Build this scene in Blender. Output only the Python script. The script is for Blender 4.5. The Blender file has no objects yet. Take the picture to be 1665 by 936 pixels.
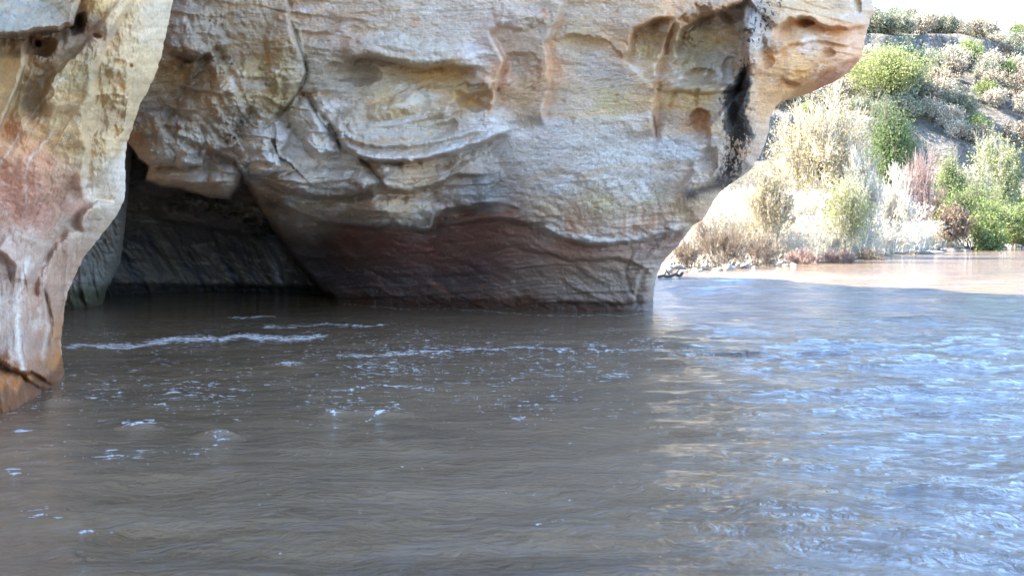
import bpy, math, random
import numpy as np

C = bpy.context.scene.collection
SC = bpy.context.scene
R = math.radians

# ------------------------------------------------------------------ camera
F, CX, CY, HOR, H = 1900.0, 832.5, 468.0, 370.0, 1.6
PITCH = math.atan((CY - HOR) / F)
cd = bpy.data.cameras.new('camera')
cd.sensor_width = 36.0
cd.lens = F / 1665 * 36
cd.clip_end = 5000
cd.dof.use_dof = True
cd.dof.focus_distance = 18.5
cd.dof.aperture_fstop = 4.0
cam = bpy.data.objects.new('camera', cd)
C.objects.link(cam)
cam.location = (0, 0, H)
cam.rotation_euler = (R(90) - PITCH, 0, 0)
SC.camera = cam

# ------------------------------------------------------------------ light
SUN_EL, SUN_AZ = 43.0, (-0.99, 0.12)          # horizontal direction towards the sun
n_ = math.hypot(*SUN_AZ); SUN_AZ = (SUN_AZ[0] / n_, SUN_AZ[1] / n_)
w = bpy.data.worlds.new('World'); SC.world = w; w.use_nodes = True
nt = w.node_tree; nt.nodes.clear()
sky = nt.nodes.new('ShaderNodeTexSky'); sky.sky_type = 'NISHITA'; sky.sun_disc = False
sky.sun_elevation = R(SUN_EL); sky.sun_rotation = math.atan2(SUN_AZ[0], SUN_AZ[1])
sky.air_density = 1.0; sky.dust_density = 0.1; sky.ozone_density = 3.0; sky.altitude = 2600
bgn = nt.nodes.new('ShaderNodeBackground'); bgn.inputs[1].default_value = 0.15
wo = nt.nodes.new('ShaderNodeOutputWorld')
nt.links.new(sky.outputs[0], bgn.inputs[0]); nt.links.new(bgn.outputs[0], wo.inputs[0])
ld = bpy.data.lights.new('sun', 'SUN'); ld.energy = 4.6; ld.angle = R(0.55); ld.color = (1, 0.92, 0.80)
lo = bpy.data.objects.new('sun', ld); C.objects.link(lo)
from mathutils import Vector
sd = Vector((SUN_AZ[0] * math.cos(R(SUN_EL)), SUN_AZ[1] * math.cos(R(SUN_EL)), math.sin(R(SUN_EL))))
lo.rotation_euler = sd.to_track_quat('Z', 'Y').to_euler()
lo.location = (-30, 10, 40)
SC.view_settings.view_transform = 'Standard'; SC.view_settings.look = 'None'
SC.view_settings.exposure = 3.1; SC.view_settings.gamma = 1.0
SC.view_settings.use_curve_mapping = False
SC.cycles.max_bounces = 6; SC.cycles.diffuse_bounces = 4; SC.cycles.glossy_bounces = 3
SC.cycles.transparent_max_bounces = 4
SC.cycles.sample_clamp_indirect = 6.0

# ------------------------------------------------------------------ numpy helpers
def ray(px, py):
    """world direction with y = 1 of the sight line through a point of the photograph"""
    a = px - CX; u = CY - py
    dy = F * math.cos(PITCH) + u * math.sin(PITCH)
    dz = -F * math.sin(PITCH) + u * math.cos(PITCH)
    return a / dy, dz / dy
def at(px, py, Y):
    X, Z = ray(px, py)
    return np.stack([X * Y, np.broadcast_to(Y, np.shape(X)) + 0 * X, H + Z * Y], -1)

_rng = np.random.RandomState(7)
_perm = np.concatenate([_rng.permutation(256)] * 3).astype(np.int32)
_g = _rng.normal(size=(256, 3)); _g /= np.linalg.norm(_g, axis=1)[:, None]; _g = _g.astype(np.float32)
def perlin(x, y, z=0.0):
    x, y, z = np.broadcast_arrays(np.float32(x), np.float32(y), np.float32(z))
    xi = np.floor(x); yi = np.floor(y); zi = np.floor(z)
    fx, fy, fz = x - xi, y - yi, z - zi
    xi = xi.astype(np.int32) & 255; yi = yi.astype(np.int32) & 255; zi = zi.astype(np.int32) & 255
    u = fx ** 3 * (fx * (fx * 6 - 15) + 10); v = fy ** 3 * (fy * (fy * 6 - 15) + 10); ww = fz ** 3 * (fz * (fz * 6 - 15) + 10)
    r = 0
    for i in (0, 1):
        for j in (0, 1):
            for k in (0, 1):
                h = _perm[_perm[_perm[(xi + i) & 255] + ((yi + j) & 255)] + ((zi + k) & 255)]
                g = _g[h]
                d = g[..., 0] * (fx - i) + g[..., 1] * (fy - j) + g[..., 2] * (fz - k)
                r = r + d * (u if i else 1 - u) * (v if j else 1 - v) * (ww if k else 1 - ww)
    return r * 1.6
def fbm(x, y, z=0.0, o=4, gain=0.5, ridge=False):
    a, s, r = 1.0, 0.0, 0
    for k in range(o):
        n = perlin(x * 2 ** k + 17.3 * k, y * 2 ** k + 5.1 * k, z * 2 ** k + 9.7 * k if not np.isscalar(z) or z else 3.7 * k)
        if ridge: n = 1 - 2 * np.abs(n)
        r = r + a * n; s += a; a *= gain
    return r / s
def sst(a, b, x):
    t = np.clip((x - a) / (b - a), 0, 1); return t * t * (3 - 2 * t)
def pline(px, py, pts, closed=False):
    """distance to a polyline, the sign by its side (positive on the left going along it, i.e. above a line drawn from left to right)"""
    best = np.full(px.shape, 1e9, np.float32); sg = np.ones(px.shape, np.float32); tt = np.zeros(px.shape, np.float32)
    n = len(pts)
    segs = [(pts[i], pts[(i + 1) % n]) for i in range(n if closed else n - 1)]
    for i, (a, b) in enumerate(segs):
        dx, dy = b[0] - a[0], b[1] - a[1]
        t0 = ((px - a[0]) * dx + (py - a[1]) * dy) / (dx * dx + dy * dy)
        t = np.clip(t0, 0, 1)
        d = np.hypot(px - a[0] - t * dx, py - a[1] - t * dy)
        cr = -(dx * (py - a[1]) - dy * (px - a[0]))
        m = d < best
        best = np.where(m, d, best); sg = np.where(m, np.sign(cr), sg); tt = np.where(m, (i + t) / len(segs), tt)
    return best, sg, tt
def inside(px, py, pts):
    r = np.zeros(px.shape, bool); n = len(pts)
    for i in range(n):
        (x1, y1), (x2, y2) = pts[i], pts[(i + 1) % n]
        if y1 == y2: continue
        c = ((y1 > py) != (y2 > py)) & (px < (x2 - x1) * (py - y1) / (y2 - y1) + x1)
        r ^= c
    return r
def tps(pts, px, py, reg=0.0):
    """thin plate spline through (x, y, value...) control points"""
    P = np.array(pts, float); xy = P[:, :2] / 100.0; V = P[:, 2:]
    def U(r2): return np.where(r2 > 0, r2 * np.log(r2 + 1e-12), 0)
    n = len(P); d2 = ((xy[:, None] - xy[None]) ** 2).sum(-1)
    A = np.zeros((n + 3, n + 3)); A[:n, :n] = U(d2) + reg * np.eye(n); A[:n, n] = 1; A[:n, n + 1:] = xy; A[n, :n] = 1; A[n + 1:, :n] = xy.T
    sol = np.linalg.solve(A, np.vstack([V, np.zeros((3, V.shape[1]))]))
    q = np.stack([px, py], -1).reshape(-1, 2) / 100.0
    out = np.zeros((len(q), V.shape[1]))
    for s in range(0, len(q), 60000):
        qq = q[s:s + 60000]; dd = ((qq[:, None] - xy[None]) ** 2).sum(-1)
        out[s:s + 60000] = U(dd) @ sol[:n] + sol[n] + qq @ sol[n + 1:]
    return out.reshape(px.shape + (V.shape[1],)).astype(np.float32)
def idw(pts, px, py, s0=25.0, p=3.0):
    P = np.array([(a[0], a[1]) for a in pts], np.float32); V = np.array([a[2] for a in pts], np.float32)
    W = 0; r = 0
    for (x, y), v in zip(P, V):
        d2 = (px - x) ** 2 + ((py - y) * 1.25) ** 2 + s0 * s0
        wt = (1.0 / d2) ** (p / 2)
        W = W + wt; r = r + wt[..., None] * v
    return r / W[..., None]
def lin(c): c = np.asarray(c, float) / 255.0; return np.where(c <= 0.04045, c / 12.92, ((c + 0.055) / 1.055) ** 2.4)

def grid_mesh(name, P, mat, col=None, parent=None, mask=None, wrap=False, extra=None, smooth=True, attrs=None):
    """one mesh from an (n, m, 3) array of points"""
    n, m = P.shape[:2]
    idx = np.arange(n * m).reshape(n, m)
    a = idx[:-1, :-1]; b = idx[:-1, 1:]; c = idx[1:, 1:]; d = idx[1:, :-1]
    q = np.stack([a, b, c, d], -1)
    if mask is not None: q = q[mask]
    q = q.reshape(-1, 4)
    if wrap: q = np.vstack([q, np.stack([idx[:-1, -1], idx[:-1, 0], idx[1:, 0], idx[1:, -1]], -1)])
    V = P.reshape(-1, 3)
    if mask is not None and not wrap:
        used = np.zeros(len(V), bool); used[q.ravel()] = True
        remap = np.cumsum(used) - 1; q = remap[q]; V = V[used]
        if col is not None: col = col.reshape(-1, 3)[used]
    me = bpy.data.meshes.new(name)
    me.vertices.add(len(V)); me.vertices.foreach_set('co', V.astype(np.float32).ravel())
    me.loops.add(q.size); me.loops.foreach_set('vertex_index', q.astype(np.int32).ravel())
    me.polygons.add(len(q)); me.polygons.foreach_set('loop_start', np.arange(0, q.size, 4, dtype=np.int32))
    me.polygons.foreach_set('loop_total', np.full(len(q), 4, np.int32))
    if smooth: me.polygons.foreach_set('use_smooth', np.ones(len(q), bool))
    me.update(calc_edges=True)
    if col is not None:
        ca = me.color_attributes.new('Col', 'FLOAT_COLOR', 'POINT')
        cc = np.ones((len(V), 4), np.float32); cc[:, :3] = col.reshape(-1, 3); ca.data.foreach_set('color', cc.ravel())
    for k, v in (attrs or {}).items():
        at_ = me.attributes.new(k, 'FLOAT', 'POINT'); at_.data.foreach_set('value', v.astype(np.float32).ravel())
    me.materials.append(mat)
    o = bpy.data.objects.new(name, me); C.objects.link(o)
    if parent: o.parent = parent
    return o
def tri_mesh(name, V, Fc, mat):
    """faces all of the same corner count"""
    V = np.asarray(V, np.float32); Fc = np.asarray(Fc, np.int32); k = Fc.shape[1]
    me = bpy.data.meshes.new(name)
    me.vertices.add(len(V)); me.vertices.foreach_set('co', V.ravel())
    me.loops.add(Fc.size); me.loops.foreach_set('vertex_index', Fc.ravel())
    me.polygons.add(len(Fc)); me.polygons.foreach_set('loop_start', np.arange(0, Fc.size, k, dtype=np.int32))
    me.polygons.foreach_set('loop_total', np.full(len(Fc), k, np.int32))
    me.update(calc_edges=True); me.materials.append(mat)
    return me
def tag(o, label=None, cat=None, group=None, kind=None):
    if label: o['label'] = label
    if cat: o['category'] = cat
    if group: o['group'] = group
    if kind: o['kind'] = kind
    return o
def empty(name, loc, rz=0.0, s=1.0):
    o = bpy.data.objects.new(name, None); o.location = loc; o.rotation_euler = (0, 0, rz); o.scale = (s, s, s)
    o.empty_display_size = 0.3; C.objects.link(o); return o

# ------------------------------------------------------------------ materials
def mat(name):
    m = bpy.data.materials.new(name); m.use_nodes = True
    t = m.node_tree; b = t.nodes['Principled BSDF']; return m, t, b
def N(t, kind, **kw):
    n = t.nodes.new(kind)
    for k, v in kw.items():
        if k.startswith('i_'):
            n.inputs[int(k[2:]) if k[2:].isdigit() else k[2:]].default_value = v
        else: setattr(n, k, v)
    return n
def L(t, a, b): t.links.new(a, b)
def ramp(t, src, pts):
    r = t.nodes.new('ShaderNodeValToRGB'); e = r.color_ramp.elements
    while len(e) < len(pts): e.new(0.5)
    for el, (p, c) in zip(e, pts):
        el.position = p; el.color = (c, c, c, 1) if np.isscalar(c) else (*c, 1)
    L(t, src, r.inputs[0]); return r.outputs[0]
def noise(t, vec, scale, detail=6, rough=0.6, dist=0.0):
    n = N(t, 'ShaderNodeTexNoise'); n.inputs['Scale'].default_value = scale; n.inputs['Detail'].default_value = detail
    n.inputs['Roughness'].default_value = rough; n.inputs['Distortion'].default_value = dist
    L(t, vec, n.inputs['Vector']); return n.outputs[0]
def mapping(t, vec, scale=(1, 1, 1), rot=(0, 0, 0)):
    m = N(t, 'ShaderNodeMapping'); m.inputs['Scale'].default_value = scale; m.inputs['Rotation'].default_value = rot
    L(t, vec, m.inputs['Vector']); return m.outputs[0]
def mixc(t, fac, a, b, blend='MIX'):
    m = N(t, 'ShaderNodeMix', data_type='RGBA', blend_type=blend)
    if hasattr(fac, 'is_linked'): L(t, fac, m.inputs[0])
    else: m.inputs[0].default_value = fac
    for s, v in ((6, a), (7, b)):
        if hasattr(v, 'is_linked'): L(t, v, m.inputs[s])
        else: m.inputs[s].default_value = (*v, 1)
    return m.outputs[2]
def math_(t, op, a, b=None, c=None):
    m = N(t, 'ShaderNodeMath', operation=op)
    for s, v in ((0, a), (1, b), (2, c)):
        if v is None: continue
        if hasattr(v, 'is_linked'): L(t, v, m.inputs[s])
        else: m.inputs[s].default_value = v
    return m.outputs[0]

def rock_material(name, bump=1.0, scl=1.0, bed=1.0):
    m, t, b = mat(name)
    co = N(t, 'ShaderNodeTexCoord').outputs['Object']
    vc = N(t, 'ShaderNodeVertexColor', layer_name='Col').outputs[0]
    n1 = noise(t, co, 1.6 * scl, 8, 0.65, 0.4)
    n2 = noise(t, co, 9 * scl, 6, 0.7, 0.2)
    n3 = noise(t, mapping(t, co, (1, 1, 1 + 3.5 * bed), (R(8), R(-6), 0)), 2.2 * scl, 8, 0.68, 1.4)
    n4 = noise(t, mapping(t, co, (6, 6, 0.8), (0, R(12), 0)), 1.7 * scl, 6, 0.65, 0.8)
    grain = noise(t, co, 70 * scl, 4, 0.8)
    c = mixc(t, ramp(t, n1, [(0.35, 0.0), (0.7, 0.45)]), vc, mixc(t, 1.0, vc, (1.08, 0.96, 0.82), 'MULTIPLY'))
    c = mixc(t, ramp(t, n3, [(0.42, 0.0), (0.72, 0.25)]), c, mixc(t, 1.0, c, (0.78, 0.78, 0.8), 'MULTIPLY'))
    c = mixc(t, ramp(t, n4, [(0.56, 0.0), (0.78, 0.25)]), c, (0.55, 0.55, 0.56))
    c = mixc(t, ramp(t, n2, [(0.55, 0.0), (0.8, 0.3)]), c, mixc(t, 1.0, c, (0.62, 0.57, 0.52), 'MULTIPLY'))
    g = ramp(t, grain, [(0.3, 0.85), (0.7, 1.13)])
    c = mixc(t, 1.0, c, g, 'MULTIPLY')
    lam = noise(t, mapping(t, co, (1, 1, 1 + 3.0 * bed), (R(5), R(-5), 0)), 11.0 * scl, 6, 0.8, 0.7)
    c = mixc(t, 1.0, c, ramp(t, lam, [(0.33, 0.82), (0.5, 1.03), (0.68, 1.2)]), 'MULTIPLY')
    L(t, c, b.inputs['Base Color'])
    L(t, ramp(t, n1, [(0.3, 0.62), (0.7, 0.85)]), b.inputs['Roughness'])
    b.inputs['Specular IOR Level'].default_value = 0.4
    h = math_(t, 'ADD', math_(t, 'MULTIPLY', n2, 0.028), math_(t, 'MULTIPLY', n3, 0.03))
    h = math_(t, 'ADD', h, math_(t, 'MULTIPLY', grain, 0.006))
    h = math_(t, 'ADD', h, math_(t, 'MULTIPLY', n4, 0.015))
    h = math_(t, 'ADD', h, math_(t, 'MULTIPLY', lam, 0.016))
    vor = N(t, 'ShaderNodeTexVoronoi', feature='DISTANCE_TO_EDGE'); vor.inputs['Scale'].default_value = 2.3 * scl
    wv = N(t, 'ShaderNodeVectorMath', operation='ADD')
    nz = N(t, 'ShaderNodeTexNoise'); nz.inputs['Scale'].default_value = 1.5; nz.inputs['Detail'].default_value = 4
    L(t, co, nz.inputs['Vector']); L(t, nz.outputs[1], wv.inputs[0]); L(t, mapping(t, co, (1, 1, 2.0)), wv.inputs[1]); L(t, wv.outputs[0], vor.inputs['Vector'])
    crack = ramp(t, vor.outputs[0], [(0.0, 0.0), (0.03, 1.0)])
    gate = ramp(t, n1, [(0.5, 0.0), (0.62, 1.0)])
    h = math_(t, 'ADD', h, math_(t, 'MULTIPLY', math_(t, 'MULTIPLY', math_(t, 'SUBTRACT', crack, 1.0), gate), 0.012))
    bp = N(t, 'ShaderNodeBump'); bp.inputs['Strength'].default_value = 0.9 * bump; bp.inputs['Distance'].default_value = 1.0
    L(t, h, bp.inputs['Height']); L(t, bp.outputs[0], b.inputs['Normal'])
    return m

# ------------------------------------------------------------------ the rock walls
_W = {}
GAIN = [1.0]
def warps(px, py, k=28.0):
    key = (id(px), k)
    if key not in _W:
        _W[key] = (px, [fbm(px / k, py / k, 0.5 + 13.3 * i, 4, 0.55) for i in range(4)])
    return _W[key][1]
def jit2(px, py, seed, k=28.0):
    w_ = warps(px, py, k); a = seed * 1.7; b = seed * 2.9 + 1
    return w_[0] * math.cos(a) + w_[1] * math.sin(a), w_[2] * math.cos(b) + w_[3] * math.sin(b)
def beds(px, py, ang, th, seed, sharp=0.18, lx=260.0):
    """worn bedding: each bed bulges and is cut back at its base"""
    c, s = math.cos(R(ang)), math.sin(R(ang))
    v = -px * s + py * c + 16 * fbm(px / lx, py / 80.0, seed, 3) + 3.5 * fbm(px / 26.0, py / 18.0, seed + 3, 3)
    v = v / th; k = np.floor(v); f = v - k
    h = 0.4 + 0.6 * np.abs(np.sin(k * 12.9898 + seed) * 43758.5453 % 1.0)
    prof = np.where(f < 1 - sharp, (f / (1 - sharp)) ** 1.6, (1 - f) / sharp)
    am = sst(-0.25, 0.35, fbm(px / 110.0, py / 26.0, seed + 7, 3))
    return -prof * h * am
def ledge(D, px, py, pts, up=0.3, wu=40.0, down=0.15, wd=18.0, soft=1.4, fade=0.12, jit=3.0, seed=0):
    """a lip: the side to the left of the line stands out, the other side is cut back under it"""
    a_, b_ = jit2(px, py, seed); jx = 1.6 * jit * a_; jy = 1.6 * jit * b_
    d, s, t = pline(px + jx, py + jy, pts)
    end = sst(0, fade, t) * sst(0, fade, 1 - t) if fade > 0 else 1
    if seed in (12, 13, 15, 33, 35, 36, 38, 11, 32, 24):            # worn layers that run along with the lip
        w_ = warps(px, py)
        D = D + end * 0.028 * (1 - np.abs(np.sin(d / 4.6 + 2.2 * w_[0] + seed)) * 2) * np.exp(-d / 30.0) * (1 + w_[1])
    e = np.hypot(d, 0) * s
    a = 1 / (1 + np.exp(-np.clip(e / soft, -30, 30)))
    return D + GAIN[0] * end * (-up * a * np.exp(-d / wu) + down * (1 - a) * np.exp(-d / wd))
def groove(D, px, py, pts, dep=0.2, w=3.0, jit=3.0, seed=0, fade=0.15):
    a_, b_ = jit2(px, py, seed); jx = 1.5 * jit * a_; jy = 1.5 * jit * b_
    d, s, t = pline(px + jx, py + jy, pts)
    end = sst(0, fade, t) * sst(0, fade, 1 - t) if fade > 0 else 1
    return D + 0.75 * GAIN[0] * end * dep * np.exp(-(d / w) ** 2)
def blob(D, px, py, x, y, rx, ry, amp, ang=0.0, sharp=1.0, jit=0.45):
    c, s = math.cos(R(ang)), math.sin(R(ang))
    a_, b_ = jit2(px, py, x * 0.37 + y); q = jit * 1.6 * min(rx, ry)
    u = ((px - x + q * a_) * c + (py - y + q * b_) * s) / rx; v = (-(px - x + q * a_) * s + (py - y + q * b_) * c) / ry
    r = np.sqrt(u * u + v * v)
    k = np.clip(1 - r ** 2, 0, 1) ** (0.5 + 0.5 / sharp) if sharp > 1 else np.exp(-(r ** 2) * 1.6)
    return D + amp * k
def strata(px, py, ang, lx, ly, seed, o=4, gain=0.5, ridge=False):
    c, s = math.cos(R(ang)), math.sin(R(ang))
    wx = 14 * fbm(px / 70.0, py / 70.0, seed + 50, 2); wy = 14 * fbm(px / 70.0, py / 70.0, seed + 80, 2)
    u = (px + wx) * c + (py + wy) * s; v = -(px + wx) * s + (py + wy) * c
    return fbm(u / lx, v / ly, seed, o, gain, ridge)

CAVE_POLY = [(196, 226), (214, 236), (226, 255), (242, 268), (238, 292), (262, 300), (300, 304), (345, 318), (372, 320), (386, 300), (392, 284),
             (408, 300), (425, 335), (452, 380), (482, 425), (512, 460), (542, 486), (556, 510), (560, 600), (60, 600), (60, 226)]

def depth_main(px, py):
    pts = [(-300, -900, 18.0), (600, -900, 18.0), (1300, -900, 18.3), (-300, -300, 19.5), (300, -300, 19.4), (800, -300, 19.0), (1200, -300, 18.8), (1430, -300, 19.4),
           (-300, 0, 20), (280, 0, 19.9), (400, 20, 19.7), (480, 0, 19.7), (650, 0, 19.6), (800, 0, 19.4), (1000, 0, 19.2), (1210, 10, 19.0), (1300, 0, 19.1), (1410, 0, 19.5),
           (-300, 130, 21), (250, 130, 20.4), (400, 130, 20.0), (480, 150, 20.0), (650, 150, 19.9), (800, 130, 19.7), (1000, 130, 19.5), (1180, 150, 19.4), (1260, 130, 19.4), (1380, 90, 19.7),
           (-300, 250, 22), (230, 240, 21.0), (330, 240, 20.7), (430, 230, 20.5), (520, 230, 20.4), (680, 230, 20.1), (850, 240, 20.1), (1050, 240, 19.9), (1180, 250, 19.9), (1240, 200, 19.6),
           (240, 330, 22.8), (340, 310, 21.4), (460, 330, 21.3), (620, 340, 20.9), (850, 330, 20.5), (1000, 345, 20.4), (1140, 330, 20.4),
           (440, 375, 24.0), (520, 400, 24.6), (700, 400, 23.2), (870, 400, 21.6), (1000, 415, 21.2), (1090, 400, 21.3),
           (200, 500, 27), (545, 495, 25.7), (700, 500, 24.2), (850, 505, 22.9), (1050, 500, 22.35), (1050, 545, 22.4), (850, 545, 22.9), (700, 545, 24.2), (545, 545, 25.8), (200, 545, 27)]
    D = tps(pts, px, py)[..., 0]
    # broad unevenness
    D = D + 0.20 * fbm(px / 170.0, py / 120.0, 2.2, 3)
    # --- lumps of the left side
    for b in ((300, 60, 70, 60, -0.45, 10), (268, 225, 62, 44, -0.75, 25), (345, 175, 60, 80, -0.55, 20), (425, 225, 52, 42, -0.65, -15), (400, 150, 60, 60, -0.35, 0),
              (368, 292, 34, 28, -0.55, 0), (440, 268, 42, 20, -0.55, 0), (515, 205, 42, 52, -0.5, -25), (300, 288, 60, 18, -0.5, 5), (460, 90, 34, 70, -0.3, 0),
              (530, 295, 90, 26, -0.35, 4), (650, 290, 80, 26, -0.35, -4), (640, 345, 110, 26, -0.45, 0), (760, 290, 60, 40, -0.2, -20)):
        D = blob(D, px, py, *b[:4], b[4] * 1.15, ang=b[5], sharp=2.4, jit=0.3)
    D = ledge(D, px, py, [(212, 238), (230, 258), (262, 268), (300, 272), (328, 270), (336, 246), (346, 246), (382, 260), (398, 283), (438, 284), (456, 268), (450, 252), (475, 250)], 0.35, 22, 0.45, 22, seed=1)
    D = ledge(D, px, py, [(236, 292), (262, 300), (300, 304), (345, 318), (372, 320), (388, 288)], 0.25, 16, 0.3, 20, seed=2)
    D = groove(D, px, py, [(268, 80), (300, 92), (322, 96), (345, 90)], 0.25, 5, seed=3)
    D = ledge(D, px, py, [(262, 82), (290, 92), (322, 98), (342, 82)], 0.35, 26, 0.2, 18, seed=4)
    D = groove(D, px, py, [(255, 185), (285, 225), (330, 240), (345, 245)], 0.22, 5, seed=5)
    D = groove(D, px, py, [(318, 180), (350, 215), (380, 245), (400, 262)], 0.14, 4, seed=6)
    D = groove(D, px, py, [(345, 60), (365, 100), (390, 150), (410, 185), (440, 205)], 0.16, 5, seed=7)
    D = ledge(D, px, py, [(466, 190), (486, 152), (498, 118), (494, 96), (478, 60), (474, 35), (466, -10)], 0.22, 40, 0.05, 18, seed=8)
    D = groove(D, px, py, [(466, -10), (474, 35), (494, 96), (498, 118), (484, 152), (462, 180), (440, 200), (420, 215)], 0.2, 3.2, seed=9, fade=0.05)
    D = groove(D, px, py, [(480, 152), (500, 158), (516, 188), (532, 210), (552, 236)], 0.45, 6, seed=10)
    D = ledge(D, px, py, [(485, 216), (500, 234), (520, 254), (552, 246), (548, 226), (528, 198), (510, 170)], 0.3, 22, 0.2, 16, seed=11)
    # --- the carved middle
    D = ledge(D, px, py, [(532, 198), (548, 214), (558, 240), (590, 258), (640, 264), (690, 260), (740, 248), (790, 230), (838, 208)], 0.55, 34, 0.35, 26, seed=12)
    D = ledge(D, px, py, [(552, 216), (575, 234), (620, 240), (680, 238), (740, 226), (785, 212)], 0.16, 14, 0.12, 9, seed=13)
    D = ledge(D, px, py, [(598, 205), (640, 206), (690, 196), (730, 190), (760, 172)], 0.12, 10, 0.1, 9, seed=14)
    D = ledge(D, px, py, [(556, 100), (585, 94), (610, 92), (640, 100), (668, 109), (720, 108), (790, 110)], 0.3, 30, 0.42, 26, seed=15)
    D = blob(D, px, py, 575, 118, 48, 20, 0.4, 5, 1.5)
    D = blob(D, px, py, 700, 125, 90, 22, 0.28, 0, 1.3)
    D = blob(D, px, py, 640, 176, 46, 18, -0.24, -14, 1.4)
    D = groove(D, px, py, [(600, 195), (640, 200), (685, 182), (692, 160), (668, 146), (630, 152), (600, 170)], 0.10, 8, seed=16)
    D = blob(D, px, py, 770, 158, 34, 24, 0.35, -10, 1.5)
    D = ledge(D, px, py, [(722, 196), (732, 172), (752, 158), (790, 148), (802, 130)], 0.2, 18, 0.1, 12, seed=17)
    D = blob(D, px, py, 720, 210, 30, 13, 0.2, -20, 1.5)
    D = blob(D, px, py, 560, 60, 80, 14, 0.14, -4, 1.2)
    D = groove(D, px, py, [(488, 58), (520, 48), (560, 36), (600, 38)], 0.12, 5, seed=18)
    D = blob(D, px, py, 640, 80, 150, 22, -0.15, 4, 1.2)
    # scalloped upright edges
    D = ledge(D, px, py, [(796, 182), (806, 160), (808, 138), (820, 98), (808, 72), (790, 50)], 0.28, 46, 0.30, 26, seed=19)
    D = ledge(D, px, py, [(886, 206), (884, 180), (892, 150), (894, 110), (888, 70), (908, 32), (916, 8), (880, -14)], 0.26, 42, 0.24, 34, seed=20)
    D = ledge(D, px, py, [(1068, 226), (1064, 190), (1068, 160), (1070, 110), (1086, 60), (1098, 30)], 0.22, 38, 0.34, 26, seed=21)
    D = groove(D, px, py, [(1066, 150), (1063, 190), (1068, 222), (1060, 250)], 0.15, 3.5, seed=22)
    D = blob(D, px, py, 946, 72, 46, 16, 0.22, 3, 1.4)
    D = blob(D, px, py, 850, 115, 34, 34, 0.2, 0, 1.2)
    D = blob(D, px, py, 850, 25, 50, 20, -0.2, 0, 1.2)
    # alcoves to the right
    D = ledge(D, px, py, [(1012, 96), (1022, 86), (1030, 50), (1060, 34), (1098, 28)], 0.25, 22, 0.45, 30, seed=23)
    D = blob(D, px, py, 1056, 66, 34, 30, 0.35, 0, 1.5)
    D = blob(D, px, py, 1155, 78, 56, 74, 0.7, 18, 1.5, 0.3)
    D = ledge(D, px, py, [(1094, 92), (1108, 50), (1136, 30), (1172, 16), (1206, 4), (1216, -6)], 0.35, 16, 0.55, 26, seed=24)
    D = blob(D, px, py, 1190, 28, 20, 18, 0.4, 0, 1.3)
    D = blob(D, px, py, 1138, 124, 26, 13, 0.3, 0, 1.8)
    D = blob(D, px, py, 1188, 118, 14, 26, 0.35, 0, 1.8)
    D = blob(D, px, py, 1135, 145, 60, 8, -0.16, 0, 1.2)
    D = blob(D, px, py, 1137, 194, 17, 20, 0.26, 15, 1.7)
    D = groove(D, px, py, [(1100, 145), (1090, 165), (1086, 180)], 0.1, 3, seed=25)
    D = groove(D, px, py, [(1132, 142), (1130, 175)], 0.1, 3, seed=26)
    # the spine with the dark streak
    D = ledge(D, px, py, [(1150, 240), (1152, 206), (1172, 180), (1204, 150), (1216, 120), (1212, 84), (1208, 40), (1212, -20)][::-1], 0.42, 26, 0.10, 30, seed=27)
    D = blob(D, px, py, 1200, 160, 10, 60, 0.25, 18, 1.3)
    D = blob(D, px, py, 1228, 70, 20, 60, -0.3, 0, 1.3)
    D = groove(D, px, py, [(1226, 60), (1220, 100), (1206, 130), (1190, 170), (1196, 210), (1186, 250), (1170, 300)], 0.16, 9, seed=28)
    D = blob(D, px, py, 1150, 262, 20, 26, 0.28, 20, 1.5)
    D = groove(D, px, py, [(1128, 262), (1110, 290), (1088, 330)], 0.15, 8, seed=29)
    # the tip
    D = ledge(D, px, py, [(1254, 56), (1280, 32), (1312, 30), (1340, 44), (1380, 48), (1412, 40)], 0.25, 24, 0.38, 22, seed=30)
    D = blob(D, px, py, 1310, 36, 16, 9, 0.28, -8, 1.5)
    D = blob(D, px, py, 1236, 80, 12, 24, 0.2, 0, 1.5)
    D = blob(D, px, py, 1344, 88, 15, 8, 0.2, -15, 1.5)
    D = blob(D, px, py, 1392, 8, 9, 16, 0.25, -20, 1.5)
    D = ledge(D, px, py, [(1258, 92), (1282, 72), (1330, 66), (1372, 76), (1400, 70)], 0.18, 18, 0.10, 16, seed=31)
    D = ledge(D, px, py, [(1268, 134), (1300, 138), (1330, 124), (1360, 112), (1400, 92)], 0.2, 20, 0.42, 16, seed=32)
    D = blob(D, px, py, 1244, 92, 14, 22, 0.2, 0, 1.5)
    # ledges beneath
    D = ledge(D, px, py, [(400, 286), (440, 296), (480, 312), (520, 322), (570, 318), (614, 298)], 0.35, 18, 0.35, 18, seed=33)
    D = groove(D, px, py, [(584, 256), (600, 272), (622, 296)], 0.3, 5, seed=34)
    D = ledge(D, px, py, [(612, 292), (628, 308), (660, 314), (700, 304), (740, 288), (790, 282)], 0.24, 18, 0.25, 16, seed=35)
    D = ledge(D, px, py, [(420, 322), (450, 330), (494, 352), (540, 362), (590, 368), (640, 366), (690, 376), (704, 372), (706, 350), (724, 340), (760, 336), (830, 326)], 0.5, 30, 0.8, 34, seed=36)
    D = ledge(D, px, py, [(706, 350), (760, 344), (800, 332), (850, 340)], 0.15, 10, 0.12, 10, seed=37)
    D = ledge(D, px, py, [(700, 372), (760, 362), (820, 356), (864, 366), (900, 384), (960, 398), (1020, 396), (1070, 386), (1128, 368)], 0.25, 20, 0.42, 26, seed=38)
    D = ledge(D, px, py, [(830, 400), (880, 410), (930, 424), (1000, 420), (1060, 436)], 0.1, 12, 0.12, 16, seed=39)
    D = blob(D, px, py, 872, 370, 14, 8, 0.25, 10, 1.6)
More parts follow.
